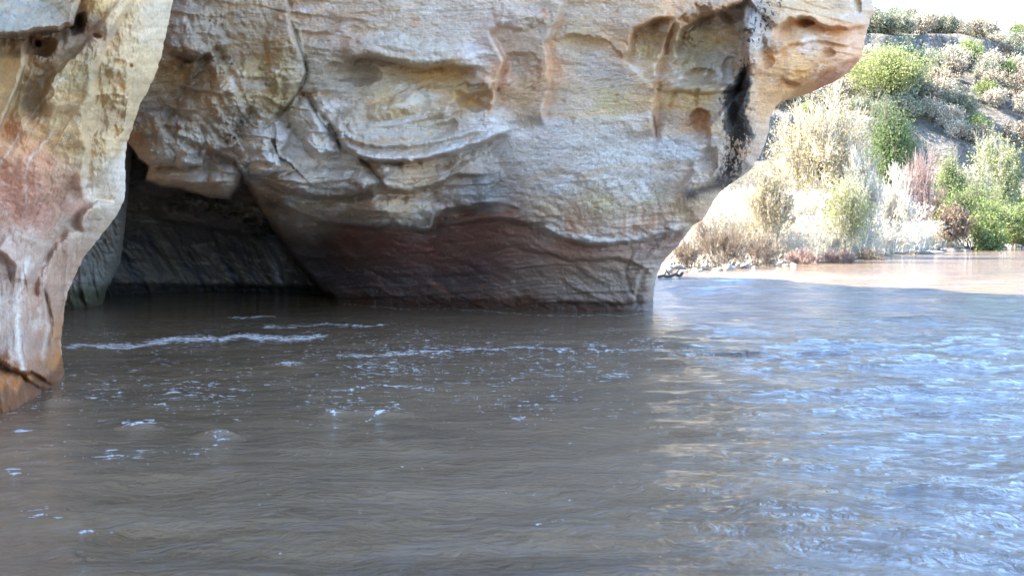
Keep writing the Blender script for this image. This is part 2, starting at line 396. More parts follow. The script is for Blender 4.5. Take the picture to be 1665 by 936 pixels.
    D = ledge(D, px, py, [(810, 484), (880, 486), (960, 492), (1010, 494), (1060, 488)], 0.06, 16, 0.1, 12, seed=40)
    D = groove(D, px, py, [(1030, 400), (1016, 440), (1022, 470), (1040, 490)], 0.08, 3, seed=41)
    D = ledge(D, px, py, [(1030, 500), (1034, 470), (1044, 440), (1076, 400), (1112, 368)], 0.15, 14, 0.14, 22, seed=42)
    # textures of the stone
    low = sst(345, 380, py + 12 * np.sin(px / 90.0)) * sst(500, 640, px)
    calm = 1 - 0.72 * sst(760, 860, px) * sst(370, 330, py)
    D = D + 0.035 * strata(px, py, -3, 120, 9, 3.1, 5, 0.55) * (1 - 0.4 * low) * calm
    D = D + 0.035 * strata(px, py, 20, 60, 22, 7.3, 5, 0.55)
    D = D + 0.035 * strata(px, py, 32, 80, 14, 11.9, 5, 0.6, True) * low
    D = D + 0.07 * strata(px, py, 70, 60, 26, 15.9, 4, 0.55, True) * sst(560, 440, px)
    D = D + 0.035 * strata(px, py, 62, 110, 12, 19.9, 5, 0.6) * sst(240, 330, py) * sst(760, 900, px)
    rg = strata(px, py, 12, 26, 15, 22.4, 5, 0.62)
    D = D + 0.035 * rg * (0.6 + 0.8 * sst(720, 480, px) + 0.5 * low)
    D = D + 0.10 * beds(px, py, -4, 17, 501.0) * (0.35 + 0.65 * sst(200, 300, py)) * sst(1240, 1160, px) * calm
    D = D + 0.04 * beds(px, py, -7, 8, 511.0, 0.25) * sst(250, 330, py) * calm
    D = D + 0.16 * beds(px, py, 10, 30, 521.0, 0.12, 120.0) * sst(620, 500, px)
    D = D + 0.07 * beds(px, py, 28, 26, 531.0, 0.15, 120.0) * low
    D = D + 0.07 * beds(px, py, 12, 14, 541.0, 0.2) * sst(1215, 1260, px) * sst(160, 120, py)
    D = D + 0.014 * fbm(px / 6.0, py / 4.5, 551.0, 3, 0.6, True) + 0.04 * np.maximum(fbm(px / 13.0, py / 8.0, 555.0, 4, 0.6) - 0.12, 0) * 2
    return D

def depth_cave(px, py):
    pts = [(60, 200, 25), (60, 480, 27), (200, 480, 27.8), (350, 478, 29.4), (500, 480, 28.4), (640, 490, 27.0), (800, 490, 26.5), (200, 380, 26.6), (350, 385, 27.4), (460, 380, 26.6), (600, 380, 26.2),
           (220, 300, 24.6), (330, 325, 24.6), (420, 330, 25.0), (300, 240, 24), (450, 240, 24.5), (700, 240, 25), (200, 545, 27.8), (350, 545, 29.4), (500, 545, 28.4), (800, 545, 26.5), (800, 380, 25.5)]
    D = tps(pts, px, py)[..., 0]
    D = ledge(D, px, py, [(240, 352), (300, 362), (350, 372), (400, 384), (455, 378)], 0.5, 30, 0.35, 24, seed=60)
    D = blob(D, px, py, 330, 335, 60, 18, -0.5, 8, 1.5)
    D = blob(D, px, py, 420, 350, 30, 22, -0.5, 8, 1.5)
    D = D + 0.22 * strata(px, py, 54, 110, 22, 61.2, 5, 0.55, True) * sst(360, 400, py)
    D = ledge(D, px, py, [(425, 378), (450, 420), (462, 462)], 0.2, 20, 0.3, 20, seed=62)
    D = ledge(D, px, py, [(150, 462), (300, 462), (440, 466), (600, 470)], 0.15, 20, 0.3, 12, seed=63)
    D = D + 0.26 * strata(px, py, 10, 50, 20, 64.2, 6, 0.68)
    D = D + 0.35 * beds(px, py, 58, 44, 571.0, 0.1, 90.0) * sst(365, 395, py) + 0.35 * beds(px, py, 8, 18, 575.0, 0.12, 60.0) * sst(385, 365, py)
    return D

def col_pts(L_): return [(a, b, lin(c)) for a, b, c in L_]
MAIN_COL = col_pts([(280, 258, (196, 192, 186)), (310, 265, (206, 204, 202)), (270, 290, (178, 168, 154)), (300, 296, (186, 176, 162)), (360, 300, (184, 176, 164)), (425, 268, (204, 202, 200)), (505, 225, (202, 200, 196)), (540, 240, (208, 208, 208)), (300, 140, (150, 138, 122)), (250, 200, (146, 136, 124)), (380, 200, (164, 154, 142)), (300, 40, (166, 156, 144)), (330, 70, (168, 158, 145)), (290, 120, (176, 150, 108)), (300, 95, (128, 112, 96)), (400, 60, (178, 163, 142)), (400, 125, (180, 158, 118)),
    (430, 110, (178, 158, 116)), (350, 165, (180, 160, 134)), (270, 220, (160, 148, 134)), (330, 230, (180, 172, 162)), (420, 240, (190, 184, 176)), (440, 150, (176, 160, 124)),
    (520, 40, (184, 166, 148)), (560, 50, (190, 168, 148)), (700, 40, (190, 178, 165)), (640, 75, (196, 188, 176)), (520, 100, (180, 172, 160)), (590, 110, (160, 150, 136)),
    (700, 122, (208, 178, 128)), (740, 124, (198, 172, 126)), (640, 126, (176, 162, 136)), (520, 160, (176, 168, 156)), (560, 180, (186, 176, 160)), (640, 176, (200, 180, 140)), (680, 160, (214, 200, 176)),
    (640, 208, (204, 196, 186)), (720, 205, (188, 178, 162)), (760, 160, (200, 166, 112)), (770, 95, (206, 198, 194)), (700, 90, (196, 190, 180)), (790, 200, (206, 204, 204)), (620, 250, (172, 162, 152)), (740, 240, (200, 200, 200)),
    (800, 50, (198, 182, 170)), (810, 120, (220, 180, 150)), (850, 110, (192, 180, 165)), (850, 150, (206, 176, 140)), (900, 40, (188, 174, 158)), (890, 120, (222, 186, 154)), (940, 72, (196, 176, 140)), (960, 100, (192, 184, 176)),
    (930, 160, (200, 182, 158)), (1000, 30, (198, 178, 158)), (1000, 70, (206, 178, 148)), (1020, 110, (208, 182, 154)), (1000, 120, (186, 178, 170)), (1000, 168, (196, 178, 134)), (1050, 165, (216, 184, 146)),
    (1060, 60, (166, 152, 128)), (1050, 90, (196, 172, 124)), (1150, 40, (150, 136, 116)), (1160, 62, (182, 150, 98)), (1140, 85, (160, 148, 118)), (1170, 100, (176, 170, 160)), (1110, 120, (192, 178, 152)), (1130, 160, (198, 172, 120)), (1090, 165, (200, 176, 130)),
    (1137, 196, (176, 124, 84)), (1100, 10, (212, 176, 140)), (1080, 200, (204, 188, 168)), (1000, 215, (198, 192, 186)), (900, 210, (202, 196, 192)), (1080, 235, (202, 204, 208)), (1120, 250, (204, 208, 214)), (1000, 260, (196, 194, 190)),
    (860, 250, (196, 188, 180)), (900, 300, (190, 180, 172)), (1000, 300, (186, 178, 168)), (1060, 320, (184, 174, 156)), (980, 330, (190, 172, 136)), (1100, 340, (190, 160, 128)), (900, 340, (196, 174, 146)), (1060, 360, (186, 152, 126)), (1130, 340, (190, 160, 130)),
    (1170, 30, (190, 170, 146)), (1220, 30, (150, 146, 144)), (1235, 70, (168, 162, 158)), (1172, 180, (184, 168, 142)), (1155, 230, (196, 180, 160)), (1210, 220, (206, 176, 148)), (1230, 170, (204, 164, 118)), (1225, 230, (196, 172, 150)), (1190, 270, (170, 154, 140)), (1140, 300, (186, 160, 134)),
    (1280, 15, (200, 172, 134)), (1300, 50, (188, 154, 112)), (1330, 25, (206, 184, 154)), (1290, 90, (212, 172, 120)), (1330, 80, (204, 184, 164)), (1380, 80, (210, 176, 146)), (1380, 20, (184, 170, 152)), (1360, 60, (196, 148, 100)), (1300, 120, (208, 158, 92)), (1340, 105, (196, 154, 108)),
    (1390, 105, (176, 118, 96)), (1350, 125, (160, 108, 84)), (1260, 150, (208, 168, 120)), (1260, 90, (206, 160, 108)), (1250, 120, (190, 150, 110)),
    (480, 300, (178, 166, 152)), (560, 300, (168, 160, 150)), (520, 320, (176, 164, 146)), (620, 270, (172, 158, 142)), (680, 280, (184, 158, 130)), (740, 270, (172, 154, 134)), (780, 310, (150, 152, 154)), (800, 330, (168, 172, 178)), (560, 345, (160, 148, 134)), (650, 340, (180, 160, 136)), (680, 360, (206, 200, 192)),
    (500, 350, (190, 180, 166)), (440, 330, (120, 106, 92)), (760, 365, (176, 140, 128)), (820, 345, (176, 148, 134)), (760, 385, (150, 122, 112)), (900, 372, (206, 192, 180)), (980, 388, (196, 182, 168)), (860, 385, (168, 146, 134)), (940, 365, (190, 152, 124)), (1050, 385, (176, 158, 144)), (1090, 385, (166, 152, 140)),
    (560, 400, (92, 76, 70)), (640, 400, (112, 82, 74)), (700, 410, (124, 90, 80)), (560, 450, (70, 66, 70)), (640, 450, (84, 74, 74)), (700, 450, (86, 76, 76)), (780, 430, (88, 78, 80)), (800, 410, (130, 106, 96)), (860, 430, (140, 122, 112)), (920, 430, (156, 134, 116)), (1000, 420, (166, 146, 128)), (950, 410, (162, 136, 114)),  # undercut tones below the lip, darkened to hold its shade
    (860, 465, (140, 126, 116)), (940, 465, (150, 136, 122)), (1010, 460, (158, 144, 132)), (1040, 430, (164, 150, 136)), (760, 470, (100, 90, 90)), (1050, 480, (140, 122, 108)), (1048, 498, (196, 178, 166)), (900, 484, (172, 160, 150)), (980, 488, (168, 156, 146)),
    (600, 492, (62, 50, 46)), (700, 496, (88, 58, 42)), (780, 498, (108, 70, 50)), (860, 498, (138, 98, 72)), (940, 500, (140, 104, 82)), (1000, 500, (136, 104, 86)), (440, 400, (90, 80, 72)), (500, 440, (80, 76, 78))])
def tint_over(c, k, rgb):
    k = np.clip(k, 0, 1)[..., None]; return c * (1 - k) + lin(rgb) * k
SHADE = np.array([1.18, 1.08, 0.96])
def col_main(px, py):
    wx = px + 16 * fbm(px / 60.0, py / 40.0, 90.1, 4); wy = py + 12 * fbm(px / 60.0, py / 40.0, 95.1, 4)
    c = idw(MAIN_COL, wx, wy, 16, 3.6)
    # thin bedding bands of differing tint
    b = strata(px, py, -2, 260, 9, 101.2, 4, 0.6)
    c = c * (1 + 0.10 * b + 0.16 * fbm(px / 18.0, py / 14.0, 102.0, 5, 0.65))[..., None]
    b2 = strata(px, py, -3, 300, 14, 104.2, 3, 0.6)
    c = tint_over(c, sst(0.12, 0.5, b2) * 0.45 * sst(380, 330, py), (206, 168, 112))
    b3 = fbm(px / 70.0, py / 60.0, 108.2, 5, 0.6)
    c = tint_over(c, sst(0.12, 0.5, b3) * 0.4, (150, 148, 150))
    b4 = fbm(px / 90.0, py / 50.0, 112.2, 5, 0.65)
    c = tint_over(c, sst(0.12, 0.4, b4) * 0.55 * sst(430, 330, py), (228, 226, 228))
    b5 = fbm(px / 13.0, py / 9.0, 114.2, 5, 0.7)
    c = tint_over(c, sst(0.15, 0.45, b5) * 0.45 * sst(430, 330, py), (232, 230, 230)); c = tint_over(c, sst(0.15, 0.5, -b5) * 0.4, (120, 108, 98))
    # pale wash running down to the left over the lower wall
    st = strata(px, py, -38, 90, 7, 120.2, 5, 0.6)
    z = sst(190, 240, py) * sst(360, 300, py) * sst(840, 960, px) * sst(1180, 1080, px)
    c = tint_over(c, z * sst(-0.1, 0.45, st) * 0.7, (216, 218, 224))
    # drips of orange and white under the lip
    dr = fbm(px / 9.0, py / 60.0, 131.0, 4, 0.6)
    z = sst(330, 360, py) * sst(405, 380, py) * sst(780, 900, px)
    c = tint_over(c, z * sst(0.0, 0.4, dr) * 0.6, (222, 202, 186)); c = tint_over(c, z * sst(0.0, 0.4, -dr) * 0.5, (176, 116, 84))
    # white crests on the carved lips
    for pts_, w_, k_ in (([(560, 252), (640, 258), (700, 252), (770, 232), (840, 206)], 5, 0.8), ([(604, 200), (650, 200), (690, 186), (700, 160), (670, 142), (640, 146)], 5, 0.7), ([(730, 190), (735, 170), (770, 150), (780, 120), (770, 96)], 5, 0.6),
                         ([(492, 352), (560, 362), (640, 364), (702, 366)], 5, 0.6), ([(870, 368), (905, 380), (970, 392), (1050, 388)], 5, 0.75), ([(250, 260), (300, 268), (330, 262)], 5, 0.6), ([(395, 250), (415, 262), (440, 256)], 6, 0.6), ([(490, 240), (505, 215), (545, 244)], 6, 0.5),
                         ([(1030, 400), (1060, 392), (1100, 372)], 5, 0.4)):
        d, s, t = pline(px + 5 * fbm(px / 14.0, py / 14.0, 140.0, 3), py + 5 * fbm(px / 14.0, py / 14.0, 145.0, 3), pts_)
        c = tint_over(c, k_ * np.exp(-(d / w_) ** 2) * (0.55 + 0.9 * fbm(px / 12.0, py / 9.0, 150.0, 3)), (228, 228, 230))
    # orange rims on the scalloped edges
    for pts_ in ([(796, 182), (806, 140), (820, 98), (806, 70)], [(886, 190), (893, 130), (892, 80), (912, 30)], [(1066, 220), (1066, 160), (1072, 105), (1096, 40)], [(1100, 45), (1140, 22), (1200, 0)], [(1010, 90), (1030, 45), (1090, 25)], [(1260, 60), (1320, 34), (1400, 44)], [(1270, 140), (1330, 126), (1400, 94)]):
        d, s, t = pline(px, py, pts_)
        c = tint_over(c, 0.55 * np.exp(-(d / 7.0) ** 2) * (0.6 + 1.0 * fbm(px / 16.0, py / 16.0, 160.0, 3)), (214, 158, 112))
    # orange mineral patches
    o_ = fbm(px / 30.0, py / 26.0, 171.0, 4, 0.6)
    c = tint_over(c, sst(0.28, 0.5, o_) * 0.5 * sst(400, 340, py), (196, 134, 74))
    # black desert varnish running down the spine
    d, s, t = pline(px + 9 * fbm(px / 16.0, py / 22.0, 180.0, 4), py + 6 * fbm(px / 16.0, py / 22.0, 185.0, 3), [(1262, -20), (1240, 30), (1228, 60), (1217, 96), (1208, 126), (1196, 160), (1194, 190), (1204, 215), (1196, 240), (1192, 262), (1182, 296)])
    wd = np.interp(py, [-20, 20, 60, 90, 110, 130, 150, 215, 250, 300, 320], [28, 28, 24, 12, 9, 18, 25, 28, 25, 24, 10])
    br = fbm(px / 6.0, py / 9.0, 190.0, 4, 0.7)
    dens = np.interp(py, [-20, 50, 90, 110, 130, 210, 235, 300], [-0.15, -0.12, -0.35, 0.2, 0.6, 0.45, -0.02, 0.1])
    k = sst(0.9, 0.72, d / wd * (1 + 0.5 * fbm(px / 7.0, py / 12.0, 192.0, 3))) * sst(-0.05, 0.05, br + dens)
    c = tint_over(c, k * 0.96, (30, 28, 28))
    k2 = np.exp(-((d - wd) / 9.0) ** 2) * sst(330, 300, py) * sst(-0.3, 0.3, br)
    c = tint_over(c, k2 * 0.5, (214, 202, 190))
    d, s, t = pline(px + 8 * fbm(px / 16.0, py / 22.0, 180.0, 4), py, [(1182, 296), (1150, 306), (1120, 318)])
    c = tint_over(c, 0.85 * np.exp(-(d / 10.0) ** 2), (70, 62, 58))
    # thin dark lines along the cracks
    for pts_ in ([(474, 35), (494, 96), (498, 118), (484, 152), (462, 180)], [(500, 158), (516, 188), (532, 210), (552, 236)], [(584, 256), (600, 272), (622, 296)], [(1063, 190), (1068, 222)]):
        d, s, t = pline(px + 3 * fbm(px / 22.0, py / 22.0, 9.5, 3), py + 3 * fbm(px / 22.0, py / 22.0, 40.5, 3), pts_)
        c = tint_over(c, 0.7 * np.exp(-(d / 2.2) ** 2), (70, 58, 48))
    # red-brown undercut band, with shade under the lip darkened into the colour
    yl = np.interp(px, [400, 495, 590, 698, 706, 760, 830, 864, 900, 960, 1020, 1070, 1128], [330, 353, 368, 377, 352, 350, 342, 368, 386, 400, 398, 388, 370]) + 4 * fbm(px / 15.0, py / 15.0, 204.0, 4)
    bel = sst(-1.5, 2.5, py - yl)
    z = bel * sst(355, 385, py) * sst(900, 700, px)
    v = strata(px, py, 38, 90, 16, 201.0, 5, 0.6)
    c = tint_over(c, z * (0.25 + 0.6 * v), (74, 62, 62)); c = tint_over(c, z * sst(0.1, 0.5, -v) * 0.7, (160, 124, 108))
    c = tint_over(c, bel * sst(470, 390, py) * sst(500, 600, px) * 0.6 * (0.7 + fbm(px / 60.0, py / 12.0, 205.0, 4)), (140, 88, 74))
    c = tint_over(c, sst(452, 478, py + 6 * fbm(px / 30.0, py / 20.0, 206.0, 3)) * 0.35, (104, 82, 72))
    # the wet, rusty tide band
    wl = np.interp(px, [500, 700, 850, 950, 1010, 1030, 1060], [478, 486, 484, 492, 498, 520, 530]) + 3 * fbm(px / 10.0, 0 * px, 210.0, 3)
    z = sst(-2, 4, py - wl)
    c = tint_over(c, z * 0.8 * (0.8 + 0.4 * fbm(px / 8.0, py / 20.0, 211.0, 3)), (112, 72, 48))
    return np.clip(c * SHADE, 0.01, 0.8)
def col_cave(px, py):
    c = np.zeros(px.shape + (3,), np.float32) + lin((150, 140, 128))
    v = strata(px, py, 54, 130, 16, 220.0, 5, 0.6)
    c = tint_over(c, sst(0.0, 0.4, v) * 0.7, (84, 92, 108)); c = tint_over(c, sst(0.1, 0.5, -v) * 0.7, (186, 166, 142))
    d, s, t = pline(px, py, [(440, 390), (452, 430), (456, 462)]); c = tint_over(c, 0.7 * np.exp(-(d / 9) ** 2), (206, 202, 206))
    z = sst(375, 350, py); c = tint_over(c, z * 0.7, (176, 158, 136))
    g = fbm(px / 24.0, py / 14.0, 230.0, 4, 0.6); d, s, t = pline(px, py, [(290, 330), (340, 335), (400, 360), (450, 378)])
    c = tint_over(c, np.exp(-(d / 22) ** 2) * sst(-0.05, 0.2, g), (62, 66, 30)); c = tint_over(c, np.exp(-((d - 4) / 14) ** 2) * sst(0.0, 0.2, -g) * 0.7, (22, 24, 18))
    z = sst(458, 468, py + 5 * fbm(px / 12.0, 0 * px, 231.0, 3)); c = tint_over(c, z * 0.85, (34, 28, 26))
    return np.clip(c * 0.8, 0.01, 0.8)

EDGE = [(1250, -900), (1300, -600), (1385, -400), (1436, -250), (1444, -120), (1428, -40), (1416, -12), (1419, 8), (1424, 18), (1414, 30), (1412, 46), (1407, 60), (1404, 80), (1398, 97), (1385, 110), (1366, 123), (1340, 134), (1310, 143), (1290, 148), (1272, 158),
        (1260, 172), (1252, 192), (1250, 212), (1244, 232), (1236, 250), (1224, 270), (1206, 284), (1188, 296), (1170, 310), (1158, 326), (1150, 344), (1140, 358), (1124, 366), (1112, 384), (1094, 406), (1076, 425), (1066, 442), (1061, 462), (1058, 484), (1057, 505), (1056, 560)]

rockM = rock_material('weathered_sandstone')
caveM = rock_material('cave_stone', 1.2)

def dense(a, b, step): return list(np.arange(a, b, step))
def build_overhang():
    rows = np.array(dense(-900, -200, 30) + dense(-200, -10, 8) + dense(-10, 520, 1.45) + [524, 532, 548, 560])
    xe = np.interp(rows, [p[1] for p in EDGE], [p[0] for p in EDGE]); rj = 3.0 * fbm(rows / 14.0, 0 * rows, 5.0, 4) * (rows < 500)
    nf = 900
    s = np.concatenate([np.linspace(0, 0.24, 60)[:-1], np.linspace(0.24, 1, nf)])
    # wrapped denser towards the rim
    x0 = -300.0
    PX = x0 + (xe[:, None] - x0) * s[None]; PY = np.repeat(rows[:, None], len(s), 1)
    PX = PX.astype(np.float32); PY = PY.astype(np.float32)
    D = depth_main(PX, PY)
    ed, _, _ = pline(PX, PY, EDGE)
    wr = np.interp(rows, [-900, 0, 100, 150, 250, 340, 400, 560], [160, 60, 40, 34, 46, 40, 16, 12])[:, None]
    t = np.clip(1 - ed / wr, 0, 1)
    amp = np.interp(rows, [-900, 0, 150, 340, 400, 560], [3, 1.3, 1.1, 1.2, 0.7, 0.5])[:, None]
    D = D + amp * (1 - np.sqrt(np.clip(1 - t * t, 0, 1)))
    # the cave mouth: the sheet folds away behind its rim
    jx = 4 * fbm(PX / 22.0, PY / 22.0, 300.0, 4); jy = 4 * fbm(PX / 22.0, PY / 22.0, 305.0, 4)
    cd_, _, _ = pline(PX + jx, PY + jy, CAVE_POLY, True); ins = inside(PX + jx, PY + jy, CAVE_POLY)
    sd_ = np.where(ins, cd_, -cd_)
    tr = np.clip(1 + sd_ / 9.0, 0, 1); D = D + 0.28 * np.where(sd_ < 0, tr * tr, 1)
    D = D + np.clip(sd_ - 0, 0, 14) * 0.42
    P = at(PX + rj[:, None] * s[None] ** 60, PY, D)
    col = col_main(PX, PY)
    wz = P[..., 2] - 0.17 - 0.10 * fbm(PX / 16.0, 0 * PX, 600.0, 4)
    col = np.clip(col * (1 - 0.55 * sst(0.05, -0.03, wz))[..., None], 0.008, 0.8)
    # right flank and the hidden back of the mass, as further columns
    n = len(rows); z = P[:, -1, 2]
    last = P[:, -1]
    zz = np.clip((z) / 12.0, 0, 1)
    back = []
    wpts = [(0.15, 0.8, 0), (0.1, 1.8, 0), (-0.3, 3.2, 0), (-1.0, 5.0, 0)]
    for k, (dx, dy, _) in enumerate(wpts):
        q = last.copy(); q[:, 0] += dx + 0.25 * fbm(rows / 60.0, 0 * rows + k, 7.0, 3) * k; q[:, 1] += dy; back.append(q)
    targ = [(-2.0, 26.0), (-6, 32), (-10, 39.5), (-18, 45), (-34, 40), (-38, 20)]
    for k, (tx, ty) in enumerate(targ):
        q = last.copy()
        q[:, 0] = tx + 1.2 * fbm(rows / 120.0, 0 * rows + k * 3, 8.0, 3); q[:, 1] = ty + 1.2 * fbm(rows / 120.0, 0 * rows + k * 3, 18.0, 3)
        q[:, 2] = z
        if k == 0: q[:, 0] = np.minimum(q[:, 0], last[:, 0] - 1.5)
        back.append(q)
    B = np.stack(back, 1)
    PP = np.concatenate([P, B], 1)
    cb = np.repeat(col[:, -1:], B.shape[1], 1)
    cc = np.concatenate([col, cb], 1)
    # the crown: rows pulled in over the top
    top = PP[0].copy(); cen = np.array([-14, 30, 13.5])
    caps = []; capc = []
    for f in (0.75, 0.45, 0.2, 0.02)[::-1]:
        r_ = cen + (top - cen) * f; r_[:, 2] = top[:, 2] + (14.8 - top[:, 2]) * (1 - f) ** 0.6; caps.append(r_); capc.append(cc[0])
    PP = np.concatenate([np.stack(caps), PP], 0); cc = np.concatenate([np.stack(capc), cc], 0)
    PP[:4, :, 2] += 1.3 * fbm(PP[:4, :, 0] / 2.6, PP[:4, :, 1] / 2.6, 620.0, 3)
    m = np.ones((PP.shape[0] - 1, PP.shape[1] - 1), bool)
    off = len(caps); drop = sd_ > 13
    dq = drop[:-1, :-1] & drop[1:, 1:] & drop[:-1, 1:] & drop[1:, :-1]
    m[off:, :P.shape[1] - 1] &= ~dq
    root = empty('sandstone_overhang', (2, 22.5, 0))
    tag(root, 'grey and ochre sandstone cliff overhanging the river, black streaked, with a cave at its foot', 'cliff')
    o = grid_mesh('rock_face', PP - np.array([2, 22.5, 0]), rockM, cc, root, m)
    # the cave wall behind the mouth
    rr = np.array(dense(190, 500, 1.6) + [510, 530, 560]); ss = np.arange(40, 720, 1.8)
    px, py = np.meshgrid(ss, rr); px = px.astype(np.float32); py = py.astype(np.float32)
    Pc = at(px, py, depth_cave(px, py))
    o = grid_mesh('cave_wall', Pc - np.array([2, 22.5, 0]), caveM, col_cave(px, py), root)
    o['label'] = 'dark slanting back wall of the cave with a mossy ledge'
    # the pale rib standing at the cave's left
    E2 = [(222, 200), (214, 260), (207, 330), (203, 370), (199, 405), (196, 425), (186, 448), (176, 465), (168, 488), (165, 510), (163, 560)]
    rr = np.array(dense(200, 520, 1.5) + [530, 545]); xe2 = np.interp(rr, [p[1] for p in E2], [p[0] for p in E2]) + 2 * fbm(rr / 12.0, 0 * rr, 9.0, 3)
    s2 = np.linspace(0, 1, 110)
    px = (20 + (xe2[:, None] - 20) * s2).astype(np.float32); py = np.repeat(rr[:, None], 110, 1).astype(np.float32)
    D2 = tps([(20, 200, 21), (200, 200, 21.4), (20, 350, 22.5), (190, 350, 22.3), (110, 430, 22.6), (180, 430, 23.3), (20, 505, 22.8), (110, 505, 23.0), (160, 505, 23.6), (100, 560, 23.1)], px, py)[..., 0]
    D2 = D2 + 0.3 * beds(px, py, 80, 24, 581.0, 0.12, 60.0) + 0.22 * strata(px, py, 75, 80, 14, 310.0, 6, 0.65, True) + 0.1 * strata(px, py, 20, 30, 16, 311.0, 4)
    e2 = xe2[:, None] - px; t = np.clip(1 - e2 / 26, 0, 1); D2 = D2 + 1.0 * (1 - np.sqrt(1 - t * t * 0.999))
    P2 = at(px, py, D2); q = P2[:, -1:].copy(); q[..., 0] *= 1 + 1.5 / q[..., 1]; q[..., 0] -= 0.15; q[..., 1] += 1.5; q2 = q.copy(); q2[..., 0] *= 1 + 2.5 / q2[..., 1]; q2[..., 1] += 2.5; q2[..., 0] -= 1.5
    P2 = np.concatenate([P2, q, q2], 1)
    c2 = np.zeros(px.shape + (3,), np.float32) + lin((160, 152, 142))
    v = strata(px, py, 75, 80, 10, 312.0, 5, 0.6); c2 = tint_over(c2, sst(0.0, 0.4, v) * 0.5, (140, 132, 124))
    z = sst(455, 478, py + 8 * fbm(px / 10.0, py / 10.0, 313.0, 3)); c2 = tint_over(c2, z * 0.8, (76, 76, 34)); c2 = tint_over(c2, sst(492, 500, py) * 0.8, (70, 56, 44))
    c2 = np.concatenate([c2, c2[:, -1:], c2[:, -1:]], 1)
    o = grid_mesh('rock_rib', P2 - np.array([2, 22.5, 0]), caveM, c2, root)
    o['label'] = 'pale grey rock rib with green moss at the waterline'
    return root

# ------------------------------------------------------------------ the near buttress on the left
BEDGE = [(180, -1350), (290, -1000), (330, -700), (320, -400), (300, -150), (287, -60), (281, 0), (275, 35), (266, 72), (262, 95), (250, 128), (236, 156), (228, 168), (218, 200), (207, 232), (203, 262), (204, 300), (203, 322), (192, 346), (172, 374), (152, 398), (136, 418), (124, 444),
         (112, 470), (106, 492), (103, 520), (99, 548), (101, 575), (104, 600), (106, 616), (102, 640), (98, 700), (96, 760)]
NEAR_COL = col_pts([(40, 20, (186, 184, 174)), (100, 20, (180, 176, 160)), (0, 40, (170, 168, 158)), (62, 74, (146, 112, 86)), (130, 35, (126, 100, 82)), (95, 85, (164, 144, 124)), (15, 100, (212, 184, 140)), (0, 150, (208, 178, 132)), (20, 160, (190, 166, 126)),
    (160, 15, (206, 176, 124)), (150, 45, (198, 172, 150)), (200, 20, (212, 188, 150)), (250, 15, (216, 202, 180)), (190, 100, (204, 182, 146)), (235, 100, (214, 192, 156)), (260, 60, (214, 198, 172)), (110, 110, (206, 184, 148)), (70, 130, (176, 156, 128)),
    (120, 120, (170, 156, 118)), (100, 160, (206, 180, 140)), (50, 170, (164, 144, 112)), (175, 190, (172, 150, 118)), (210, 160, (208, 186, 152)), (130, 160, (200, 178, 138)), (90, 200, (200, 174, 132)), (60, 215, (208, 168, 128)),
    (30, 225, (214, 164, 124)), (110, 230, (210, 176, 130)), (175, 235, (206, 180, 140)), (140, 250, (190, 166, 130)), (30, 290, (208, 152, 126)), (60, 260, (212, 158, 128)), (60, 310, (206, 154, 132)), (10, 330, (198, 144, 124)), (110, 290, (200, 164, 140)), (150, 280, (200, 178, 148)), (190, 280, (214, 204, 192)),
    (110, 330, (204, 164, 148)), (160, 320, (214, 200, 182)), (60, 350, (200, 150, 134)), (20, 390, (192, 168, 156)), (120, 370, (198, 180, 168)), (160, 370, (206, 190, 172)), (60, 410, (190, 166, 152)), (100, 420, (184, 150, 128)), (20, 440, (186, 160, 146)), (60, 470, (182, 148, 130)),
    (15, 500, (184, 164, 152)), (70, 510, (176, 140, 120)), (95, 480, (184, 152, 132)), (30, 560, (190, 172, 160)), (60, 560, (164, 132, 112)), (92, 540, (176, 130, 92)), (95, 590, (182, 124, 70)), (70, 600, (150, 112, 84)), (10, 590, (150, 104, 68)), (10, 625, (178, 120, 66)), (50, 635, (172, 124, 84)), (90, 630, (168, 108, 62)), (20, 655, (176, 118, 64)), (60, 650, (166, 112, 70))])
